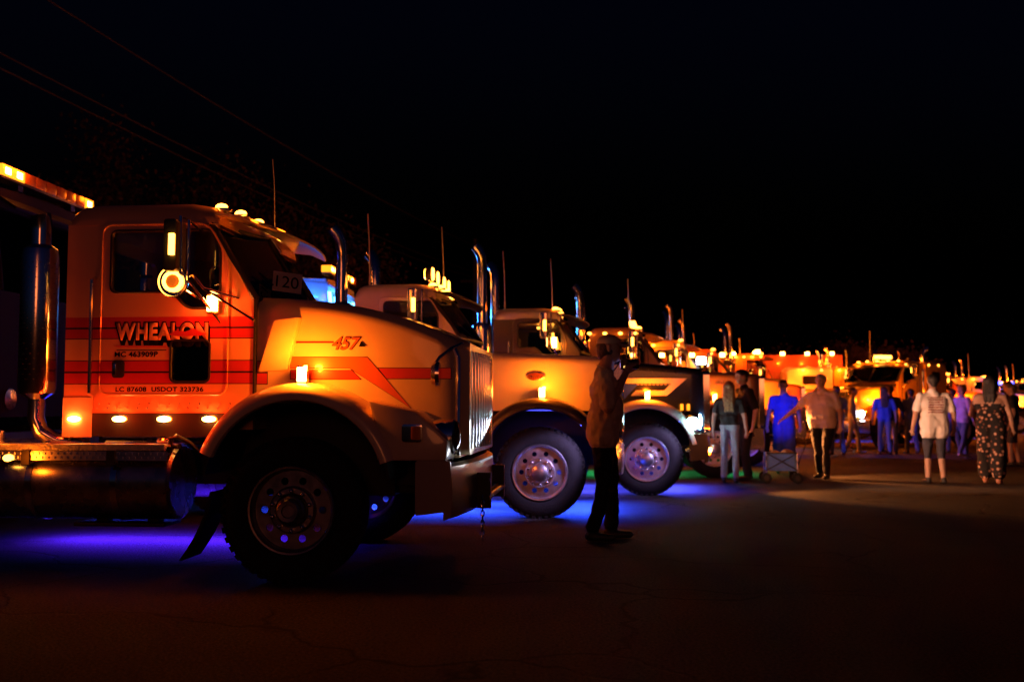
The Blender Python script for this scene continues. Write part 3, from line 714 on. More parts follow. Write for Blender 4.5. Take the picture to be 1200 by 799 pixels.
# ---- dark blue truck
NAVY = P((.012, .016, .035), 'navy_paint', .2)
T3, q3 = truck('dark navy truck with a white angular stripe and one cold white headlight lit', axle(1.83, 13.98, R(-5)), R(-5), NAVY, cabp=P((.06, .045, .045), 'dark_cab_paint'), roofp=P((.62, .55, .5), 'off_white_paint'), fenderp=P((.62, .55, .5), 'off_white_paint'), hz0=1.86, hz1=1.74, hw0=.93, hw1=.84,
               rear=-3.5, rearmost=-4.3, under=(BLUE, BLU), under_p=260, ztop_stack=3.55, lamps=.75, head=(CYANW, 14, (.65, .9, 1.0)))
def t3_details(T, q):
    y = -.915
    def dec(pts, m, n='stripe'):
        mb = MB(); mb.panel(pts, [], 0, -.004); o = mb.build(n, m, q['hood']); o.location = (0, y, 0); o.rotation_euler = (0, 0, R(2.6)); return o
    W1 = mat('stripe_cream', (.72, .62, .5), .35, coat=.4)
    dec([(-.35, 1.60), (.58, 1.60), (.30, 1.36), (-.20, 1.36), (-.13, 1.43), (.26, 1.43), (.36, 1.53), (-.35, 1.53)], W1)
    dec([(-.75, 1.52), (-.10, 1.52), (-.32, 1.28), (-.75, 1.28)], mat('stripe_blue', (.02, .05, .75), .3, coat=.4))
    for j in range(9): dec([(-.12+.055*j, 1.505), (-.085+.055*j, 1.505), (-.085+.055*j, 1.525), (-.12+.055*j, 1.525)], mat('mark_grey', (.25, .22, .2), .5), 'hood_mark')
    slight(T, (1.05, -.95, .95), (6.0, 1.6, .95), 900, (1.0, .46, .24), 52)
    slight(T, (1.0, -1.0, .70), (3.2, .6, .7), 150, (1.0, .24, .05), 90)
    m = MB(); m.lathe([(.02, .05), (.06, .04), (.09, .0), (.09, -.02), (.02, -.02)], (.62, -1.19, .98), n=22); fl = m.build('corner_lamp', CHROME, T)
    m = MB(); m.lathe([(.085, -.021), (.075, -.045), (.045, -.064), (.005, -.07)], (.62, -1.19, .98), n=22); m.build('lens', CYANW, fl)
    plight(fl, (.64, -1.36, .96), 1.0, (.4, .95, 1.0), .05)
    for i in range(5): lens(T, (.86+.02*(i % 2), -1.1+.22*i, .62), (.02, .03, .025), AMBER_HOT, 'bumper_light', 'box', power=4 if i in (0, 2) else 0, off=(.12, 0, -.05))
    for k in range(2): lens(T, (.5+.09*k, -.93, 1.20), (.02, .012, .045), AMBER_DIM, 'hood_side_light', 'box')
    plight(T, (.9, -1.25, .75), 5, AMB)
    m = MB(); m.lathe([(.01, 0), (.07, -.005), (.06, -.03), (.01, -.035)], (-1.5, 0, 2.40), axis='z', n=18); il = m.build('dome_lamp', AMBER, q['cab']); plight(il, (-1.45, -.1, 2.28), 3.5, AMB, .06)
    m = MB(); m.tube([(-1.25, -1.19, 2.02), (-1.25, -1.19, 2.16)], .03, 10); ml = m.build('mirror_lamp', AMBER_HOT, T); plight(ml, (-1.2, -1.32, 2.08), 6, AMB)
    slight(T, (.95, -.4, .8), (6.0, -1.8, 0), 900, (1.0, .3, .07), 80)  # amber beam without a lamp, added to warm the aisle ground
t3_details(T3, q3)
# ---- the rest of the row
BROWN = P((.14, .09, .06), 'bronze_paint', .3)
T4, q4 = truck('bronze brown truck with a flat square hood behind the standing couple', axle(3.45, 17.5, R(-5)), R(-5), BROWN, rear=-3.5, rearmost=-4.3, hz0=1.84, hz1=1.78, hw0=.93, hw1=.9, under=(GREENE, (.03, 1.0, .25)), under_p=40, ztop_stack=3.4, detail=1, lamps=1.1)
slight(T4, (1.0, -.8, .8), (7.0, -2.2, 0), 1100, (1.0, .28, .06), 90)  # added beam with no lens, brightens the ground near the crowd
slight(T4, (.95, -.6, 1.2), (1.9, 1.3, .9), 30, (.07, .07, 1.0), 70)  # added blue beam and lens to tint the woman behind the wagon
lens(T4, (.88, -.6, 1.2), (.03, .08, .04), BLUE, 'blue_fill_lamp', 'box')
for j in range(4):
    m = MB(); m.tube([(.05+.035*j, -.938, 1.60), (.075+.035*j, -.938, 1.60+.05*(.6+.4*(j % 2))), (.08+.035*j, -.938, 1.60)], .006, 5); m.build('hood_badge_stroke', CHROME, q4['hood'])
for i in range(4): lens(T4, (q4['wx']-.1+.02*i, -.55+.3*i, 2.70), (.05, .05, .035), AMBER, 'roof_bar_light', 'box', power=1.5 if i == 1 else 0, off=(0, -.1, .1))
YEL = P((.72, .42, .05), 'yellow_paint'); ORG = P((.65, .2, .04), 'orange_paint'); MAR = P((.35, .05, .03), 'red_paint'); SIL = P((.5, .46, .42), 'silver_paint')
T5, q5 = truck('yellow truck with a marker-lit sleeper roof behind the bronze truck', axle(4.75, 20.9, R(-6)), R(-6), YEL, rear=-3.9, hz0=1.86, hz1=1.78, hw0=.93, hw1=.88, sleeper=1.1, under=(BLUE, BLU), under_p=6, ztop_stack=3.55, detail=1, lamps=3.6)
for i in range(5): lens(T5, (-2.9+.62*i, -1.045 if i < 2 else -.945, 2.28), (.05, .015, .04), AMBER_HOT, 'roof_side_light', 'box', power=3, off=(0, -.12, .04))
for k in range(3): lens(T5, (.9, -.95+.16*k, 1.25-.28*k), (.05, .05, .06), AMBER_HOT, 'nose_light', 'box', power=9, off=(.1, -.12, 0))
plight(T5, (-1.2, -1.7, 2.1), 14, AMB, .1)  # added amber fill beside the cab, no lamp there
lens(T5, (-.86, -1.05, 2.16), (.09, .05, .07), WHITEE, 'work_lamp', 'box', power=5, col=(.9, .85, 1), off=(.1, -.15, 0))
T6, q6 = truck('orange truck with tall twin stacks half hidden behind the yellow truck', axle(6.1, 24.3, R(-6)), R(-6), ORG, rear=-3.9, hw0=.93, hw1=.86, sleeper=.9, under=(BLUE, BLU), under_p=22, ztop_stack=3.75, detail=1, lamps=4)
plight(T6, (-.9, -1.6, 2.0), 16, AMB, .1)  # unseen amber fill added off the near side
slight(T6, (1.0, -.9, 1.3), (4.6, 1.0, .6), 360, (.07, .11, 1.0), 80)  # blue beam and lens added to light the walkers and ground
lens(T6, (.95, -.9, 1.3), (.03, .1, .05), BLUE, 'blue_fill_lamp', 'box')
for k in range(2): lens(T6, (.2+.5*k, -1.0, 1.45-.1*k), (.08, .03, .06), REDE, 'red_marker', 'box', power=2, col=(1, .1, .03), off=(0, -.1, 0))
T7, q7 = truck('yellow truck with a white sleeper between the orange truck and the arched hood', axle(7.0, 27.9, R(-6)), R(-6), YEL, rear=-3.9, hw0=.93, hw1=.86, sleeper=1.2, sleeperp=WHITE, under=(BLUE, BLU), under_p=30, ztop_stack=3.7, detail=1, lamps=4.5)
plight(T7, (-.9, -1.9, 2.0), 22, AMB, .1)  # added fill in open air for this truck's side
T8, q8 = truck('yellow truck turned to face the aisle with a high arched hood', (10.3, 31.0, 0), R(214), YEL, rear=-3.9, hw0=.9, hw1=.78, sleeper=1.0, ztop_stack=3.1, detail=1, lamps=5, head=(WHITEE, 40, (.9, .9, 1)))
lens(T8, (-1.5, .0, 2.75), (.3, .1, .05), AMBER, 'beacon_bar', 'box', power=6, off=(0, .2, .2))
for i in range(3): plight(T8, (-.9+.8*i, 1.75, 1.5), 16, AMB, .1)  # three added fills standing off the side without lenses
T7b, q7b = truck('dark orange truck with the tallest twin stacks behind the white-sleeper truck', axle(9.4, 33.0, R(-6)), R(-6), ORG, rear=-3.6, rearmost=-4.3, hw0=.93, hw1=.86, cabz=2.95, ztop_stack=4.0, detail=1, lamps=7)
for i in range(4): lens(T7b, (q7b['wx']-.1+.02*i, -.6+.4*i, 3.04), (.06, .07, .045), AMBER_HOT, 'roof_bar_light', 'box', power=12 if i == 1 else 0, off=(0, -.2, .15))
def trailer():
    T = thing('box_trailer', 'long red box trailer with marker lamps along its roof edge behind the far trucks', 'trailer', (4.2, 38.0, 0), R(-2))
    L, W, z0, z1 = 8.0, 2.4, 1.05, 3.12
    m = MB(); m.box((0, 0, z0), (L, W, z1)); m.build('body', P((.42, .09, .05), 'trailer_red'), T, bevel=.04)
    for i in range(21):
        if i == 0: m = MB(); m.box((-.02, -.012, z0+.05), (.02, .004, z1-.06)); rb = m.build('rib', P((.42, .09, .05), 'trailer_red'), T, loc=(.1, 0, 0))
        else: link('rib', rb.data, T, (.1+i*.39, 0, 0))
    m = MB(); m.box((0, -.02, z0-.08), (L, .06, z0)); m.box((0, W-.06, z0-.08), (L, W+.02, z0)); m.box((.2, .5, .8), (L-.2, W-.5, z0-.01)); m.build('under_frame', BLACK, T)
    for x in (1.0, 2.2):
        wheel(T, x, .0, -1, 'disc', ALU, 'rear_wheel'); wheel(T, x, W, 1, 'disc', ALU, 'rear_wheel')
    for s in (.5, W-.5): m = MB(); m.tube([(L-1.6, s, 0), (L-1.6, s, z0)], .06, 8); m.build('landing_leg', BLACK, T)
    for i in range(9): lens(T, (.4+i*.9, -.02, z1+.05), (.07, .03, .05), AMBER_HOT, 'marker_light', 'box', power=26, off=(0, -.45, -.25))
trailer()
ROW = [(13.3, 35.2, -8, YEL, 'yellow truck with a pale rounded sleeper far down the row', 1.5, WHITE, BLU), (17.2, 38.9, -10, ORG, 'orange truck with slim chrome stacks beyond the far yellow truck', 0, None, BLU),
       (19.6, 42.6, -12, MAR, 'red truck near the far end of the row with amber lamps', 1.0, None, BLU), (23.0, 46.6, -14, SIL, 'silver truck at the far end of the row lit blue', 1.0, None, BLU),
       (27.2, 51.0, -14, NAVY, 'dark truck at the very end of the row with blue lamps', 0, None, BLU)]
for i, (x, y, a, pt, lb, sl, slp, u) in enumerate(ROW):
    t, q = truck(lb, axle(x, y, R(a)), R(a), pt, rear=-3.8, hw0=.92, hw1=.86, sleeper=sl, sleeperp=slp, ztop_stack=3.35+.12*(i % 2), detail=1, lamps=6, under=(BLUE, BLU), under_p=60)
    plight(t, (-.6, -2.0, 1.8), 40, AMB, .1)  # amber fill added a step off each truck, without a lamp
    if i >= 3:
        for k in range(3): lens(t, (-1.2+.5*k, -.99, 2.3), (.06, .03, .06), BLUE, 'blue_marker', 'box', power=9, col=BLU, off=(0, -.2, .1))

# ------------------------------------------------------------------ cab-over trucks of the second row
def cabover(label, loc, yaw, paint, H, bar, blue=False, group='cab-over trucks behind the row'):
    T = thing('cabover_truck', label, 'truck', loc, yaw, group)
    W = 1.0; L = 1.6; zb = 1.1
    o = MB(); wsz0, wsz1 = H-1.05, H-.28
    side = [(-L, zb), (-L, H), (-.10, H), (0, wsz0), (0, zb)]
    win = rpoly([(-L+.35, wsz0+.05), (-L+.35, wsz1), (-.22, wsz1), (-.14, wsz0+.05)], .06)
    for s in (-1, 1): o.panel(side, [win], s*W, s*(W-.05))
    o.box((-L, -W+.05, zb), (-L+.05, W-.05, H-.02)); o.box((-.05, -W+.05, zb), (-.005, W-.05, wsz0)); o.box((-L+.05, -W+.05, zb), (-.06, W-.05, zb+.06))
    cab = o.build('cab', paint, T, smooth=30)
    r = MB(); r.rings([section(x, W+.01, H+dz, H-.2, .1, .03) for x, dz in ((-L-.005, -.03), (-L+.1, .02), (-.5, .04), (-.06, .0))]); r.build('roof', paint, cab, smooth=40)
    g = MB(); g.add([(-.015, -W+.05, wsz0), (-.015, W-.05, wsz0), (-.11, W-.05, H-.2), (-.11, -W+.05, H-.2), (-.03, -W+.05, wsz0), (-.03, W-.05, wsz0), (-.125, W-.05, H-.2), (-.125, -W+.05, H-.2)], [(0, 1, 2, 3), (4, 7, 6, 5), (0, 4, 5, 1), (2, 6, 7, 3), (0, 3, 7, 4), (1, 2, 6, 5)])
    g.build('windscreen', GLASS, T, smooth=0)
    for s in (-1, 1):
        m = MB(); m.panel(win, [], s*(W-.02), s*(W-.026)); m.build('side_window', GLASS, T)
        m = MB(); m.tube([(.0, s*(W-.03), wsz0), (-.10, s*(W-.03), H-.2)], .035, 8); m.build('pillar', paint, cab)
        wheel(T, -.75, s*1.1, s, 'disc', ALU, 'front_wheel'); wheel(T, -4.6, s*1.1, s, 'disc', ALU, 'rear_wheel')
        m = MB(); m.panel(rrect(-.2, -.1, wsz0+.1, wsz0+.6, .03), [], s*(W+.16), s*(W+.32)); mm = m.build('mirror', BLACKP, T, bevel=.01)
        m = MB(); m.tube([(-.12, s*W, wsz0+.62), (-.12, s*(W+.24), wsz0+.64), (-.12, s*(W+.24), wsz0+.05), (-.12, s*W, wsz0)], .014, 6); m.build('mirror_arm', CHROME, mm)
        m = MB(); m.lathe([(.02, -.06), (.1, -.04), (.11, .02), (.02, .03)], (0.0, s*.75, zb+.18), axis='x', n=18); m.build('headlight', CHROME, T)
        m = MB(); m.box((-.9-.28, s*.45-.24, zb+.5), (-.9+.2, s*.45+.24, zb+.68)); m.box((-1.25, s*.45-.22, zb+.6), (-1.1, s*.45+.22, zb+1.3)); m.build('seat', INTERP, cab, bevel=.03)
    f = MB(); f.box((-5.4, -.5, .65), (-.1, .5, .95)); f.box((-.12, -1.1, .45), (.06, 1.1, .95)); f.build('frame', BLACK, T)
    b = MB(); b.box((-5.4, -1.1, 1.0), (-1.9, 1.1, 1.18)); b.box((-2.1, -1.1, 1.18), (-1.95, 1.1, 2.0)); b.build('flat_bed', CHROME_DULL, T, bevel=.01)
    v = MB(); v.panel([(-.30, H-.05), (-.02, H-.10), (.16, H-.22), (.15, H-.24), (-.03, H-.13), (-.30, H-.09)], [], -W, W); v.build('sun_visor', paint, T)
    # light bar across the roof
    lb = MB(); lb.box((-.18, -W+.02, H+.09), (-.02, W-.02, H+.115)); lb.box((-.14, -.6, H+.03), (-.06, -.5, H+.09)); lb.box((-.14, .5, H+.03), (-.06, .6, H+.09)); base = lb.build('light_bar', BLACKP, T)
    n = 9
    for i in range(n):
        y0 = -W+.03+(2*W-.06)*i/n; y1 = y0+(2*W-.06)/n-.008
        m = MB(); m.box((-.185, y0, H+.116), (-.015, y1, H+.235)); lit = i in bar
        bl_ = m.build('bar_lens', AMBER_DIM if lit else ORANGE_UNLIT, base, bevel=.012)
        if lit: mm = MB(); mm.box((-.19, y0+.05, H+.14), (-.01, y1-.05, H+.21)); mm.build('bulb', AMBER_HOT, bl_, bevel=.01)
        if lit: plight(base, (.06, (y0+y1)/2, H+.26), 4, AMB, .06)
    if blue:
        m = MB(); m.box((-.24, -W+.15, H-.34), (-.22, W-.15, H-.31)); m.box((.02, -.8, H-.5), (.03, -.6, H-.42)); m.box((.02, .6, H-.5), (.03, .8, H-.42)); 
        for s in (-1, 1): m.tube([(.05, s*(W-.06), wsz0-.1), (-.06, s*(W-.06), H-.22)], .045, 8)  # glowing rods imitate pillars lit by the blue light
        m.box((.02, -W+.1, H-.42), (.05, W-.1, H-.30)); bl = m.build('blue_led_and_pillar_glow', emit('cyan_blue_glow', (.08, .42, 1.0), 12), T)
        plight(bl, (.22, -.5, H-.45), 60, (.03, .2, 1.0)); plight(bl, (-.5, 0, H-.4), 60, (.04, .3, 1.0)); plight(bl, (-.35, -W-.25, H-.55), 70, (.02, .16, 1.0))
    return T
# placed so the roof bar runs back from (-5.1, 10.2)
cabover('tall dark cab-over truck with an amber roof light bar behind the exhaust stack', (-5.05, 11.15, 0), R(-4), mat('dark_maroon_paint', (.02, .012, .012), .85, spec=.08), 3.42, (0, 1, 8))
plight(bpy.data.objects['cabover_truck'], (.25, -.6, 2.95), .8, BLU)
cabover('cab-over truck flooded with blue light and an amber roof bar behind the cream hood', (-3.0, 18.3, 0), R(-4), P((.45, .45, .5), 'pale_grey_paint'), 3.38, (0, 1, 2, 5, 7), blue=True)

# ------------------------------------------------------------------ people
def capsule(mb, p, q, r1, r2, n=12, flat=None):
    """tapered capsule; flat = (axis vector, factor) squashes it"""
    p, q = Vector(p), Vector(q); d = q-p; L = d.length
    d = d/L if L > 1e-6 else Vector((0, 0, 1)); u = d.orthogonal().normalized(); w = d.cross(u); rs = []
    prof = [(r1*math.sin(a), -r1*math.cos(a)) for a in (R(8), R(30), R(55), R(80))]+[(r2*math.cos(a), L+r2*math.sin(a)) for a in (R(10), R(35), R(60), R(82))]
    c = (p+q)/2
    for r, o in prof:
        ring = []
        for k in range(n):
            a = 2*math.pi*k/n; v = p+d*o+(u*math.cos(a)+w*math.sin(a))*r
            if flat:
                ax = flat[0]; e = v-c; v = c+e-ax*e.dot(ax)*(1-flat[1])
            ring.append(v)
        rs.append(ring)
    mb.rings(rs)
def remeshed(mb, vox, smooth=4):
    me = bpy.data.meshes.new('tmp'); me.from_pydata(mb.v, [], mb.f)
    bm = bmesh.new(); bm.from_mesh(me); bmesh.ops.recalc_face_normals(bm, faces=bm.faces); bm.to_mesh(me); bm.free()
    o = bpy.data.objects.new('tmp', me); COL.objects.link(o)
    a = o.modifiers.new('r', 'REMESH'); a.mode = 'VOXEL'; a.voxel_size = vox
    b = o.modifiers.new('s', 'SMOOTH'); b.factor = .5; b.iterations = smooth
    dg = bpy.context.evaluated_depsgraph_get(); out = bpy.data.meshes.new_from_object(o.evaluated_get(dg))
    bpy.data.objects.remove(o); bpy.data.meshes.remove(me); out.materials.clear(); return out
SKIN = mat('skin', (.42, .24, .17), .55, noise=.08, nscale=14)
def cloth(name, c, noise=.18): return mat(name, c, .85, noise=noise, nscale=7, bump=.25, bscale=26, spec=.2)
JEAN = cloth('denim', (.10, .13, .2)); DENIM_L = cloth('pale_denim', (.32, .34, .38)); PBLACK = cloth('black_cloth', (.012, .012, .014)); SHOE = mat('shoe_dark', (.02, .018, .017), .5)
SHOE_P = mat('shoe_pale', (.45, .4, .36), .6)
HAIRM = {c: mat('hair_'+c, v, .5, noise=.5, nscale=22, bump=.6, bscale=45) for c, v in dict(brown=(.06, .03, .018), blond=(.32, .18, .07), black=(.012, .01, .01), grey=(.25, .23, .22)).items()}
def person(label, loc, yaw, H=1.72, shirt=None, pants=None, shoe=None, hair='brown', hairstyle='short', sleeve=.45, leg=1.0, hem=.86, build=1.0, stride=.06, arms=None, cap=None, vox=.013, lean=0.0,
           headturn=(1, 0), group='visitors walking the show', printm=None, belly=0.0, dress=False, top_bare=False):
    k = H/1.75; S = lambda x, y, z: Vector((x*k, y*k, z*k))
    T = thing('person', label, 'person', (loc[0], loc[1], 0), yaw, group)
    mb = MB(); segs = []
    X = Vector((1, 0, 0))
    def seg(p, q, r1, r2, reg, flat=None):
        capsule(mb, p, q, r1*k, r2*k, 12, flat); segs.append((np.array(p), np.array(q), r1*k, r2*k, reg))
    bw = build; la = lean
    hipc = S(0, 0, .95)
    def up(x, y, z): return S(x+(z-.95)*la, y, z)
    sh = .165+.035*bw
    # torso
    fl = (X, .70)
    seg(up(0, -.07*bw, .98), up(0, .07*bw, .98), .125*bw, .125*bw, 'hip', (X, .86))
    seg(up(.01+belly*.3, -.055*bw, 1.12), up(.01+belly*.3, .055*bw, 1.12), .125*bw+belly*.3, .125*bw+belly*.3, 'torso', (X, .85))
    seg(up(0, -.08*bw, 1.28), up(0, .08*bw, 1.28), .128*bw, .128*bw, 'torso', (X, .80))
    seg(up(0, -sh+.05, 1.405), up(0, sh-.05, 1.405), .072, .072, 'torso', (X, .95))
    seg(up(-.01, 0, 1.40), up(.015, 0, 1.57), .074, .06, 'neck')
    if sleeve > .2: seg(up(-.012, -.02, 1.42), up(0, 0.02, 1.475), .085, .074, 'torso')
    if shirt and hem < .95:      # loose cloth over the hips
        seg(up(0, -.065*bw, 1.05), up(0, -.075*bw, hem+.10), .115*bw, .118*bw, 'torso', (X, .95))
        seg(up(0, .065*bw, 1.05), up(0, .075*bw, hem+.10), .115*bw, .118*bw, 'torso', (X, .95))
    # head
    hx, hy = headturn; hd = up(.03, 0, 1.645); f = Vector((hx, hy, 0)).normalized()
    def hp(a, b, c): g = Vector((-f.y, f.x, 0)); return hd+(f*a+g*b+Vector((0, 0, c)))*k
    seg(hp(-.025, 0, .022), hp(.015, 0, .03), .086, .084, 'head')
    seg(hp(.03, 0, -.02), hp(.045, 0, -.072), .064, .044, 'head')
    seg(hp(.092, 0, .012), hp(.108, 0, -.022), .012, .016, 'head')
    for s in (-1, 1): seg(hp(-.01, s*.084, .018), hp(-.012, s*.086, -.018), .016, .012, 'head')
    seg(hp(.082, -.02, -.062), hp(.082, .02, -.062), .011, .011, 'head')
    # legs
    for s in (-1, 1):
        st = stride*s
        hip, knee, ank = S(0, s*.088*bw, .93), S(st*.55+.035, s*.098, .50), S(st-(.02 if st < 0 else 0), s*.105, .085+(.05 if st < -.15 else 0))
        seg(hip, knee, .092*bw, .064, 'thigh'); seg(knee, ank, .062, .043, 'calf')
        seg(ank, ank+S(-.03, 0, -.035), .046, .045, 'shoe'); seg(ank+S(-.01, 0, -.043), ank+S(.155, s*.018, -.048), .043, .034, 'shoe', (Vector((0, 0, 1)), .98))
        if leg > .9 and not dress: seg(knee+S(0.0, 0, -.1), ank+S(0, 0, .04), .066, .062, 'calf')
        if dress: seg(hip, ank+S(0, 0, .10), .115*bw, .115, 'dress')
    # arms
    arms = arms or {}
    for s, key in ((-1, 'R'), (1, 'L')):
        a = arms.get(key)
        shd = up(0, s*sh, 1.405)
        if a: el, wr, tip = (S(*p) for p in a)
        else: el, wr, tip = up(-.03, s*(sh+.075*bw), 1.13), up(.05, s*(sh+.10*bw), .89), up(.08, s*(sh+.09*bw), .80)
        seg(shd, el, .058*(.6+.4*bw), .045, 'uarm'); seg(el, wr, .044, .030, 'farm')
        if sleeve > .2: seg(shd, shd.lerp(el, min(1, sleeve*1.7)), .066*(.6+.4*bw), .064*(.6+.4*bw), 'sleeve')
        d = (tip-wr).normalized(); side = d.cross(Vector((0, 0, 1)) if abs(d.z) < .8 else X).normalized(); nrm = d.cross(side)
        palm = wr+d*.085*k
        seg(wr, palm, .028, .034, 'hand', (nrm, .7))
        curl = Vector((0, 0, -1)) if abs(d.z) < .6 else X
        if vox < .014:
            for i, (o, ln) in enumerate(((-.030, .062), (-.010, .076), (.011, .072), (.031, .055))):
                b0 = palm+side*o*k; b1 = b0+(d*.8+curl*.35).normalized()*ln*.55*k; b2 = b1+(d*.35+curl*.75).normalized()*ln*.45*k
                seg(b0, b1, .0105, .0095, 'hand'); seg(b1, b2, .0095, .008, 'hand')
            t0 = wr+d*.03*k-side*.03*k*s; seg(t0, t0+(d*.6-side*s*.6+curl*.3).normalized()*.05*k, .013, .010, 'hand')
        else: seg(palm, palm+(d*.7+curl*.4)*.07*k, .032, .018, 'hand', (nrm, .6))
    me = remeshed(mb, vox, 5 if vox > .009 else 3)
    # material by nearest region
    mats = [SKIN, shirt or SKIN, pants or JEAN, shoe or SHOE]
    for m in mats: me.materials.append(m)
    n = len(me.polygons); ctr = np.empty(n*3); me.polygons.foreach_get('center', ctr); ctr = ctr.reshape(-1, 3)
    best = np.full(n, 9.0); idx = np.zeros(n, int)
    for p, q, r1, r2, reg in segs:
        d = q-p; L2 = max(d@d, 1e-9); t = np.clip(((ctr-p)@d)/L2, 0, 1); ds = np.linalg.norm(ctr-(p+t[:, None]*d), axis=1)-(r1+(r2-r1)*t)
        if reg in ('torso', 'sleeve'): code = np.where(ctr[:, 2] > hem*k, 1, 2)
        elif reg == 'dress': code = np.full(n, 1)
        elif reg == 'hip': code = np.where(ctr[:, 2] > hem*k, 1, 2)
        elif reg == 'uarm': code = np.where(t < sleeve*2, 1, 0)
        elif reg == 'farm': code = np.where(t < sleeve*2-1, 1, 0)
        elif reg == 'thigh': code = np.where((ctr[:, 2] > hem*k), 1, np.where(t < leg*2, 2, 0))
        elif reg == 'calf': code = np.where(t <= leg*2-1, 2, 0)
        elif reg == 'shoe': code = np.full(n, 3)
        else: code = np.zeros(n, int)
        if dress and reg in ('thigh', 'calf'): code = np.where(t < (1 if reg == 'thigh' else .8), 1, 0)
        if top_bare and reg in ('torso', 'sleeve', 'uarm'): code = np.where(ctr[:, 2] > 1.30*k, 0, code)
        hit = ds < best; best[hit] = ds[hit]; idx[hit] = code[hit]
    me.polygons.foreach_set('material_index', idx.astype(np.int32)); me.shade_smooth()
    # cloth folds: push clothed vertices along their normals by smooth noise
    cl = np.zeros(len(me.vertices), bool)
    for p in me.polygons:
        if p.material_index in (1, 2):
            for v in p.vertices: cl[v] = True
    from mathutils import noise as mn
    off = Vector((loc[0], loc[1], 0)); mv = []
    for v in me.vertices:
        if cl[v.index]:
            c = v.co+off; a = mn.noise(Vector((c.x*11, c.y*11, c.z*6)))*.011+mn.noise(Vector((c.x*24, c.y*24, c.z*17+5)))*.006
            mv.append((v, v.co+v.normal*a*(1.4 if vox < .01 else 1)))
    for v, c in mv: v.co = c
    link('body', me, T)
    # eyes
    for s in (-1, 1):
        e = MB(); c = hp(.078, s*.032, .012); capsule(e, c, c+Vector((.001, 0, 0)), .011*k, .011*k, 8); e.build('eye', mat('eye_dark', (.06, .05, .05), .2), T)
    # hair / cap
    hb = MB()
    def hs(p, q, r1, r2): capsule(hb, p, q, r1*k, r2*k, 12)
    if hairstyle != 'none':
        if cap: hs(hp(-.04, 0, .01), hp(-.02, 0, .01), .088, .085)
        else: hs(hp(-.04, 0, .035), hp(.005, 0, .045), .094, .088)
        hs(hp(-.06, 0, -.01), hp(-.065, 0, -.04), .07, .055)
    if hairstyle == 'long':
        for s in (-1, 0, 1): hs(hp(-.06, s*.045, .03), hp(-.10, s*.055, -.20), .06, .055); hs(hp(-.10, s*.055, -.18), hp(-.115, s*.06, -.40), .05, .028)
    if hairstyle == 'bob':
        for s in (-1, 0, 1): hs(hp(-.05, s*.05, .03), hp(-.06, s*.06, -.10), .058, .045)
    if hairstyle == 'bun':
        hs(hp(-.10, 0, .05), hp(-.115, 0, .05), .04, .035)
    if hb.v:
        hm = remeshed(hb, .012, 3); hm.materials.append(HAIRM[hair]); hm.shade_smooth(); link('hair', hm, T)
    if cap:
        cb = MB(); rs = []
        g = Vector((-f.y, f.x, 0))
        for t, r in ((0, 1.0), (.25, 1.0), (.5, .92), (.75, .68), (.93, .35), (1.0, .06)):
            rs.append([hp(-.012, 0, .045+.085*t)+(f*math.cos(a)*.108+g*math.sin(a)*.098)*r*k for a in (2*math.pi*j/20 for j in range(20))])
        cb.rings(rs); co = cb.build('cap', cap, T, smooth=60)
        br = MB(); ang = [R(-62+124*j/12) for j in range(13)]
        top = [hp(-.012, 0, .05)+(f*math.cos(a)*.107+g*math.sin(a)*.097)*k for a in ang]; out = [hp(.055, 0, .035-.02*abs(math.sin(a)))+(f*math.cos(a)*.115+g*math.sin(a)*.088)*k for a in ang]
        dz = Vector((0, 0, -.006)); br.rings([top, out, [p+dz for p in out], [p+dz for p in top], top], close=False, caps=False); br.build('cap_brim', cap, co)
    return T, k
# the photographer in profile, camera raised to the chin
SHIRT_T = cloth('tan_work_shirt', (.6, .47, .31))
ph, k = person('photographer in cap and loose tan shirt raising a camera beside the white truck', (.83, 9.36), R(-4), 1.84, shirt=SHIRT_T, pants=PBLACK, hair='brown', cap=cloth('khaki_cap', (.55, .42, .27)), sleeve=.5, hem=.80, build=1.28, belly=.05, lean=.05,
               stride=.07, vox=.0085, arms=dict(R=((.04, -.30, 1.13), (.185, -.14, 1.42), (.225, -.07, 1.50)), L=((.08, .28, 1.15), (.20, .13, 1.43), (.24, .06, 1.51))), group=None)
def photo_camera():
    T = thing('camera', 'black camera with a short lens held up by the photographer', 'camera', (.755, 9.365, .045), R(-4))
    b = MB(); b.box((.235, -.065, 1.50), (.30, .075, 1.60)); b.box((.24, -.02, 1.60), (.29, .03, 1.635)); o = b.build('camera_body', BLACKP, T, bevel=.008)
    l = MB(); l.lathe([(.01, 0), (.042, .0), (.042, .06), (.046, .065), (.046, .11), (.03, .11), (.01, .09)], (.295, .005, 1.55), axis='x', n=22); l.build('camera_lens', BLACKP, T)
    s = MB(); s.box((.2335, -.035, 1.515), (.2355, .04, 1.58)); s.build('screen', emit('camera_screen', (.35, .35, 1.0), .9), T)
    g = MB(); g.box((.262, -.0665, 1.51), (.282, -.0645, 1.528)); g.build('control_lamp', emit('screen_amber', (1, .6, .15), 1.6), T)
    st = MB(); st.tube([(.25, -.066, 1.59), (.17, -.15, 1.48), (.1, -.13, 1.47), (.02, -.075, 1.535)], .006, 6); st.tube([(.27, -.066, 1.5), (.25, -.10, 1.34), (.21, -.09, 1.24), (.23, -.05, 1.34)], .005, 6); st.build('strap', mat('strap_grey', (.4, .4, .42), .7), T)
photo_camera()
WHITE_T = cloth('white_tshirt', (.72, .68, .64), .08)
person('woman with long fair hair in dark top and pale jeans beside the bronze truck', (3.48, 16.45), R(75), 1.60, shirt=cloth('dark_top', (.03, .025, .025)), pants=DENIM_L, hair='blond', hairstyle='long', sleeve=.35, hem=1.0, build=.92, lean=.03)
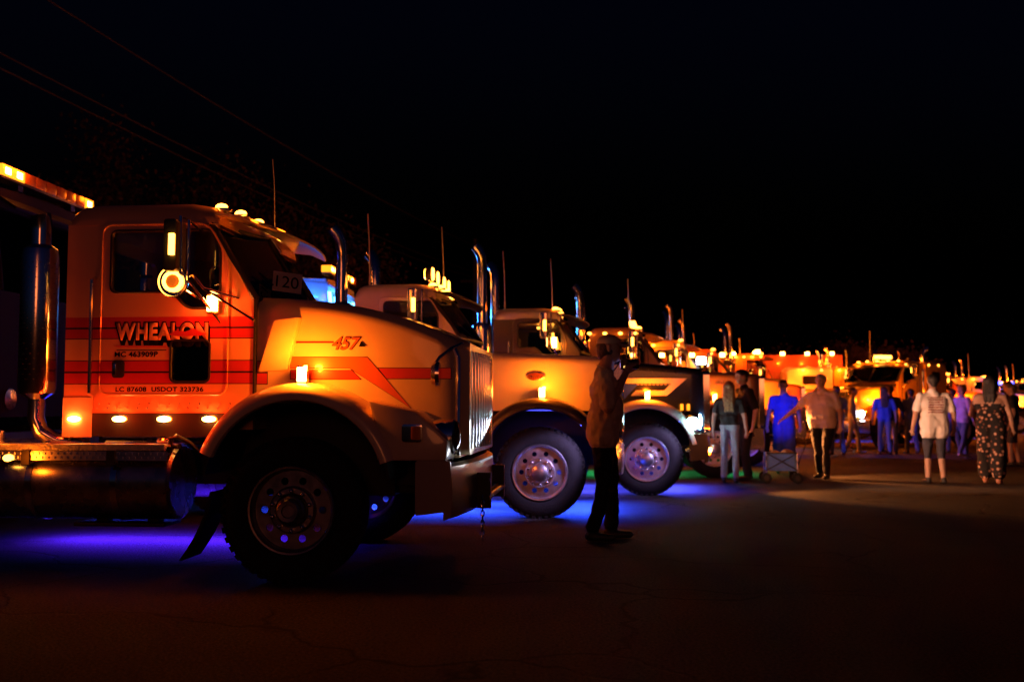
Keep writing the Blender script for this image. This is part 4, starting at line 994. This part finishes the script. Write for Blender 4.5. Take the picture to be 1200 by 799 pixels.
person('tall man in dark clothes facing the long-haired woman', (3.86, 16.9), R(195), 1.80, shirt=PBLACK, pants=PBLACK, hair='black', sleeve=.5, build=1.02, lean=.08)
person('man in pale shirt and black trousers gripping the wagon handle', (5.22, 17.3), R(232), 1.74, shirt=cloth('pale_shirt', (.55, .45, .38), .08), pants=PBLACK, hair='grey', sleeve=.38, hem=.86, build=1.3, belly=.06,
       arms=dict(R=((.02, -.42, 1.20), (.12, -.62, 1.02), (.15, -.68, .97))), stride=.1)
person('woman in a bright blue dress behind the wagon', (4.95, 18.7), R(250), 1.68, shirt=cloth('blue_dress', (.05, .07, .55)), pants=JEAN, hair='brown', hairstyle='bun', sleeve=.3, dress=True, hem=.5, build=1.05)
person('slim person in a blue-lit pale hoodie walking right past the yellow truck', (8.85, 26.7), R(-20), 1.70, shirt=cloth('pale_hoodie', (.5, .55, .6)), pants=DENIM_L, shoe=SHOE_P, hairstyle='short', sleeve=1, stride=.16, vox=.016)
person('person in blue printed T-shirt and jeans seen from behind', (9.5, 26.2), R(80), 1.70, shirt=cloth('blue_tshirt', (.06, .1, .42)), pants=JEAN, hairstyle='long', hair='brown', stride=.1, vox=.016)
person('person in dark blue jacket half hidden beside the blue T-shirt', (9.78, 26.5), R(70), 1.74, shirt=cloth('navy_jacket', (.04, .05, .16)), pants=JEAN, sleeve=1, stride=.12, vox=.016)
person('broad person in grey-blue shirt standing before the far trucks', (10.35, 26.6), R(95), 1.66, shirt=cloth('grey_blue_shirt', (.14, .16, .24)), pants=JEAN, hair='black', build=1.15, stride=.08, vox=.016)
# T-shirt with a red print on the back
def printed():
    m = mat('white_tshirt_print', (.74, .68, .64), .85, spec=.2); nt = m.node_tree; b = nt.nodes['Principled BSDF']
    tc = [n for n in nt.nodes if n.type == 'TEX_COORD'][0]; sp = nt.nodes.new('ShaderNodeSeparateXYZ'); nt.links.new(tc.outputs['Object'], sp.inputs[0])
    def rng(sock, lo, hi):
        a = nt.nodes.new('ShaderNodeMath'); a.operation = 'GREATER_THAN'; a.inputs[1].default_value = lo; nt.links.new(sock, a.inputs[0])
        c = nt.nodes.new('ShaderNodeMath'); c.operation = 'LESS_THAN'; c.inputs[1].default_value = hi; nt.links.new(sock, c.inputs[0])
        d = nt.nodes.new('ShaderNodeMath'); d.operation = 'MULTIPLY'; nt.links.new(a.outputs[0], d.inputs[0]); nt.links.new(c.outputs[0], d.inputs[1]); return d.outputs[0]
    def mul(a, c):
        d = nt.nodes.new('ShaderNodeMath'); d.operation = 'MULTIPLY'; nt.links.new(a, d.inputs[0]); nt.links.new(c, d.inputs[1]); return d.outputs[0]
    area = mul(mul(rng(sp.outputs[1], -.12, .12), rng(sp.outputs[2], 1.10, 1.36)), rng(sp.outputs[0], -1, -.02))
    wv = nt.nodes.new('ShaderNodeTexWave'); wv.bands_direction = 'Z'; wv.inputs['Scale'].default_value = 8; wv.inputs['Distortion'].default_value = 1.5; wv.inputs['Detail'].default_value = 4; nt.links.new(tc.outputs['Object'], wv.inputs['Vector'])
    ns = nt.nodes.new('ShaderNodeTexNoise'); ns.inputs['Scale'].default_value = 60; nt.links.new(tc.outputs['Object'], ns.inputs['Vector'])
    g = nt.nodes.new('ShaderNodeMath'); g.operation = 'GREATER_THAN'; g.inputs[1].default_value = .36; nt.links.new(wv.outputs[1], g.inputs[0])
    g2 = nt.nodes.new('ShaderNodeMath'); g2.operation = 'GREATER_THAN'; g2.inputs[1].default_value = .43; nt.links.new(ns.outputs[0], g2.inputs[0])
    fac = mul(area, mul(g.outputs[0], g2.outputs[0]))
    mx = nt.nodes.new('ShaderNodeMix'); mx.data_type = 'RGBA'; mx.inputs[6].default_value = (.74, .68, .64, 1); mx.inputs[7].default_value = (.25, .04, .03, 1)
    nt.links.new(fac, mx.inputs[0]); nt.links.new(mx.outputs[2], b.inputs['Base Color']); return m
person('person in white T-shirt with red back print, dark shorts and bare calves', (6.66, 16.2), R(86), 1.70, shirt=printed(), pants=cloth('dark_shorts', (.05, .05, .07)), hair='black', sleeve=.42, leg=.62, hem=.74, build=1.22, stride=.04)
def floral():
    m = mat('floral_cloth', (.02, .018, .02), .85, spec=.2); nt = m.node_tree; b = nt.nodes['Principled BSDF']; tc = [n for n in nt.nodes if n.type == 'TEX_COORD'][0]
    v = nt.nodes.new('ShaderNodeTexVoronoi'); v.inputs['Scale'].default_value = 15; nt.links.new(tc.outputs['Object'], v.inputs['Vector'])
    r = nt.nodes.new('ShaderNodeValToRGB'); e = r.color_ramp.elements; e[0].position = .22; e[0].color = (.55, .36, .28, 1); e[1].position = .42; e[1].color = (.02, .018, .02, 1); x = e.new(.3); x.color = (.3, .12, .08, 1)
    nt.links.new(v.outputs['Distance'], r.inputs[0]); nt.links.new(r.outputs[0], b.inputs['Base Color']); return m
person('woman with long dark hair in a dark floral jumpsuit', (7.55, 16.2), R(60), 1.68, shirt=floral(), pants=floral(), shoe=mat('tan_sandal', (.35, .14, .08), .6), hair='black', hairstyle='long', sleeve=0.0, dress=True, hem=.5, build=1.18, top_bare=True,
       arms=dict(L=((.06, .30, 1.12), (.24, .16, 1.06), (.30, .08, 1.07))))
person('person in a violet-lit pale hooded top behind the white T-shirt', (10.62, 24.2), R(20), 1.72, shirt=cloth('lilac_hoodie', (.42, .36, .6)), pants=JEAN, shoe=SHOE_P, sleeve=1, hairstyle='bob', hair='blond', stride=.18, vox=.016)
person('person in black top and shorts at the edge of the crowd holding a small lamp', (10.25, 21.0), R(150), 1.66, shirt=cloth('black_top', (.02, .02, .03)), pants=cloth('dark_shorts', (.05, .05, .07)), leg=.5, hair='brown', hairstyle='bun', sleeve=.3, build=1.1, vox=.016)
person('bald-headed onlooker behind the floral jumpsuit', (9.95, 21.4), R(120), 1.78, shirt=cloth('rose_shirt', (.4, .2, .2)), pants=JEAN, hairstyle='none', vox=.016)
person('person in a yellow-green vest standing before the arched yellow hood', (7.55, 25.2), R(200), 1.68, shirt=cloth('safety_vest', (.4, .55, .06)), pants=JEAN, vox=.016)

for lb, x, y, a, h, c, st in (('person in rust shirt walking between the blue-lit group and the far trucks', 10.0, 27.6, 15, 1.74, (.4, .14, .06), .15), ('person in long violet top near the far red truck', 11.6, 27.0, 100, 1.66, (.25, .2, .5), .1),
                              ('short person in orange top at the far edge beside the violet top', 12.1, 26.2, 170, 1.55, (.5, .2, .06), .14), ('person in dark hooded jacket at the frame edge behind the jumpsuit', 10.75, 22.2, 110, 1.75, (.05, .05, .08), .05),
                              ('person in pale blue shirt beside the yellow truck nose', 8.2, 25.9, 95, 1.72, (.3, .4, .6), .12)):
    person(lb, (x, y), R(a), h, shirt=cloth('shirt_%d' % int(x*10), c), pants=JEAN, stride=st, vox=.017, sleeve=.45, arms=dict(R=((.06, -.28, 1.14), (.22, -.2, 1.05), (.3, -.17, 1.06))) if h > 1.7 else None)
# ------------------------------------------------------------------ folding wagon with bundles
def wagon():
    T = thing('folding_wagon', 'folding wagon with blue fabric sides and crossed frame bars', 'wagon', (4.30, 16.5, 0), R(-8))
    a, b = .30, .24; z0, z1 = .24, .56
    FAB = mat('wagon_fabric', (.07, .16, .5), .8, noise=.15, bump=.3, bscale=18)
    for nm, pts in (('fabric_side', [(-a, -b), (a, -b)]), ('fabric_side', [(-a, b), (a, b)]), ('fabric_end', [(-a, -b), (-a, b)]), ('fabric_end', [(a, -b), (a, b)])):
        m = MB(); (x0, y0), (x1, y1) = pts; n = 8; rows = []
        for j in range(6):
            row = []
            for i in range(n+1):
                t = i/n; u = j/5; bulge = .03*math.sin(math.pi*t)*math.sin(math.pi*u)
                nx, ny = (0, -1 if y0 < 0 else 1) if nm == 'fabric_side' else (-1 if x0 < 0 else 1, 0)
                row.append((x0+(x1-x0)*t-nx*bulge, y0+(y1-y0)*t-ny*bulge, z0+(z1-z0)*u))
            rows.append(row)
        m.rings(rows, close=False, caps=False); o = m.build(nm, FAB, T, smooth=60); md = o.modifiers.new('thick', 'SOLIDIFY'); md.thickness = .008
    MB().box((-a, -b, z0-.01), (a, b, z0+.005)).build('wagon_floor', FAB, T)
    for s in (-1, 1):
        m = MB(); m.tube([(-a, s*(b+.018), z0), (a, s*(b+.018), z1)], .011, 8); m.tube([(-a, s*(b+.035), z1), (a, s*(b+.035), z0)], .011, 8); m.build('cross_bar', BLACK, T)
        m = MB(); m.tube([(-a, s*(b+.01), z1), (a, s*(b+.01), z1)], .012, 8); m.build('top_rail', BLACK, T)
        for t in (-1, 1):
            m = MB(); m.tube([(t*a, s*(b+.01), .12), (t*a, s*(b+.01), z1+.02)], .013, 8); m.build('corner_post', CHROME_DULL, T)
            m = MB(); m.lathe([(.02, -.03), (.085, -.03), (.098, -.015), (.098, .015), (.085, .03), (.02, .03)], (t*a, s*(b+.03), .098), n=20); w = m.build('wheel', RUBBER, T)
            m = MB(); m.lathe([(.01, -.034), (.05, -.034), (.05, .034), (.01, .034)], (t*a, s*(b+.03), .098), n=14); m.build('wheel_hub', BLACKP, w)
    T.scale = (.8, .8, .85)
    m = MB(); m.tube([(a, 0, .2), (a+.12, .05, .5), (a+.34, .35, .93), (a+.37, .37, .97)], .011, 8); m.tube([(a+.33, .45, .96), (a+.41, .29, .98)], .014, 8); m.build('pull_handle', BLACK, T)
wagon()
for i, (x, y, r, lb) in enumerate(((4.20, 16.48, .095, 'smaller tan bundle in the wagon at its open end'), (4.40, 16.5, .115, 'larger tan bundle in the wagon beside the pull handle'))):
    m = MB(); rs = []
    for j in range(10):
        t = math.pi*(j+.3)/9.6; ring = []
        for q in range(18):
            a = 2*math.pi*q/18; rr = r*math.sin(t)*(1+.1*math.sin(3*a+i)+.05*math.sin(7*a+j)); ring.append((x+rr*1.2*math.cos(a), y+rr*math.sin(a), .42-r*.85*math.cos(t)+.02*math.sin(2*a)))
        rs.append(ring)
    m.rings(rs); tag(m.build('bundle', cloth('tan_blanket', (.5, .28, .14)), smooth=60), lb, 'bundle', 'bundles in the wagon')

for o in bpy.data.objects:
    if o.name.split('.')[0] in ('lug_nuts', 'heat_shield_holes', 'rivets', 'tread_strip', 'chain'): o['kind'] = 'stuff'
# ------------------------------------------------------------------ trees, poles and wires behind
BARK = mat('bark', (.07, .05, .04), .9, noise=.4, bump=.6, bscale=14)
LEAF = mat('foliage', (.085, .055, .05), .8, noise=.4, nscale=.8, spec=.1)
def tree(label, x, y, h, rad, n=8000, seed=1, group='trees behind the trucks'):
    rg = np.random.default_rng(seed); T = thing('tree', label, 'tree', (x, y, 0), 0, group)
    m = MB(); m.tube([(0, 0, -.1), (.1, 0, h*.2), (-.1, .1, h*.45), (.1, 0, h*.75)], .3, 10, r2=.08); tips = []
    for i in range(11):
        a = rg.uniform(0, 6.28); z = h*rg.uniform(.3, .7); L = rad*rg.uniform(.6, 1.0); e = (L*math.cos(a), L*math.sin(a), z+L*rg.uniform(.3, .8))
        m.tube([(0, 0, z), (e[0]*.5, e[1]*.5, (z+e[2])/2+.15), e], .1, 6, r2=.02); tips.append(e); tips.append((e[0]*.6, e[1]*.6, e[2]+.6))
    tips.append((0, 0, h*.92)); tips.append((.3, .2, h*.8))
    m.build('trunk', BARK, T)
    tips = np.array(tips); c = tips[rg.integers(0, len(tips), n)]+rg.normal(0, 1, (n, 3))*np.array([rad*.2, rad*.2, rad*.17])
    vs, fs = [], []
    for i in range(n):
        u = rg.normal(0, 1, 3); u /= np.linalg.norm(u); w = np.cross(u, rg.normal(0, 1, 3)); w /= np.linalg.norm(w); s = rg.uniform(.05, .12)
        o = len(vs); vs += [c[i]-u*s, c[i]+w*s*.55, c[i]+u*s, c[i]-w*s*.55]; fs.append((o, o+1, o+2, o+3))
    cr = MB(); cr.add(vs, fs); cr.build('crown', LEAF, T, smooth=0)
for i, (x, y, h, r, lb) in enumerate(((-14.5, 36, 11.5, 3.2, 'tall dim tree leftmost above the cream cab'), (-10.6, 38, 10.2, 3.4, 'broad dim tree above the cream windscreen'), (-7.6, 41, 8.6, 3.0, 'low dim tree above the blue-lit cab'), (-18.5, 40, 9.5, 3.2, 'dim tree behind the tall cab-over roof bar'),
                                      (17.0, 52, 3.9, 1.9, 'rounded tree beyond the arched yellow truck'), (20.0, 54, 4.0, 1.9, 'rounded tree rightmost beyond the far trucks'), (14.2, 53, 3.2, 1.6, 'small rounded tree above the wagon man'))):
    tree(lb, x, y, h, r, seed=20+i)
wires = [(-11.4, 22.7, 9.0, 'middle overhead wire of the three'), (-10.7, 23.4, 10.5, 'topmost overhead wire crossing the sky'), (-11.3, 22.6, 8.6, 'lowest overhead wire of the three')]
WIREM = mat('wire_black', (.07, .06, .06), .6)
for x, y, z, lb in wires:
    m = MB(); pts = []
    for t in np.linspace(-12, 40, 27): pts.append((x+.22*t, y+t, z+.004*(t-14)**2*.25-.1))
    m.tube(pts, .016, 6); tag(m.build('overhead_wire', WIREM), lb, 'wire', 'overhead wires')
for t, lb in ((-12, 'wooden utility pole at the near end of the wires'), (40, 'distant wooden utility pole at the far end of the wires')):
    Tp = thing('utility_pole', lb, 'pole', (-11.1+.22*t, 22.9+t, 0), R(-12), 'utility poles')
    m = MB(); m.tube([(0, 0, -.1), (0, 0, 11.6)], .16, 12, r2=.11); m.build('pole_shaft', BARK, Tp); m = MB(); m.box((-.9, -.06, 8.9), (.9, .06, 9.05)); m.build('cross_arm', BARK, Tp)
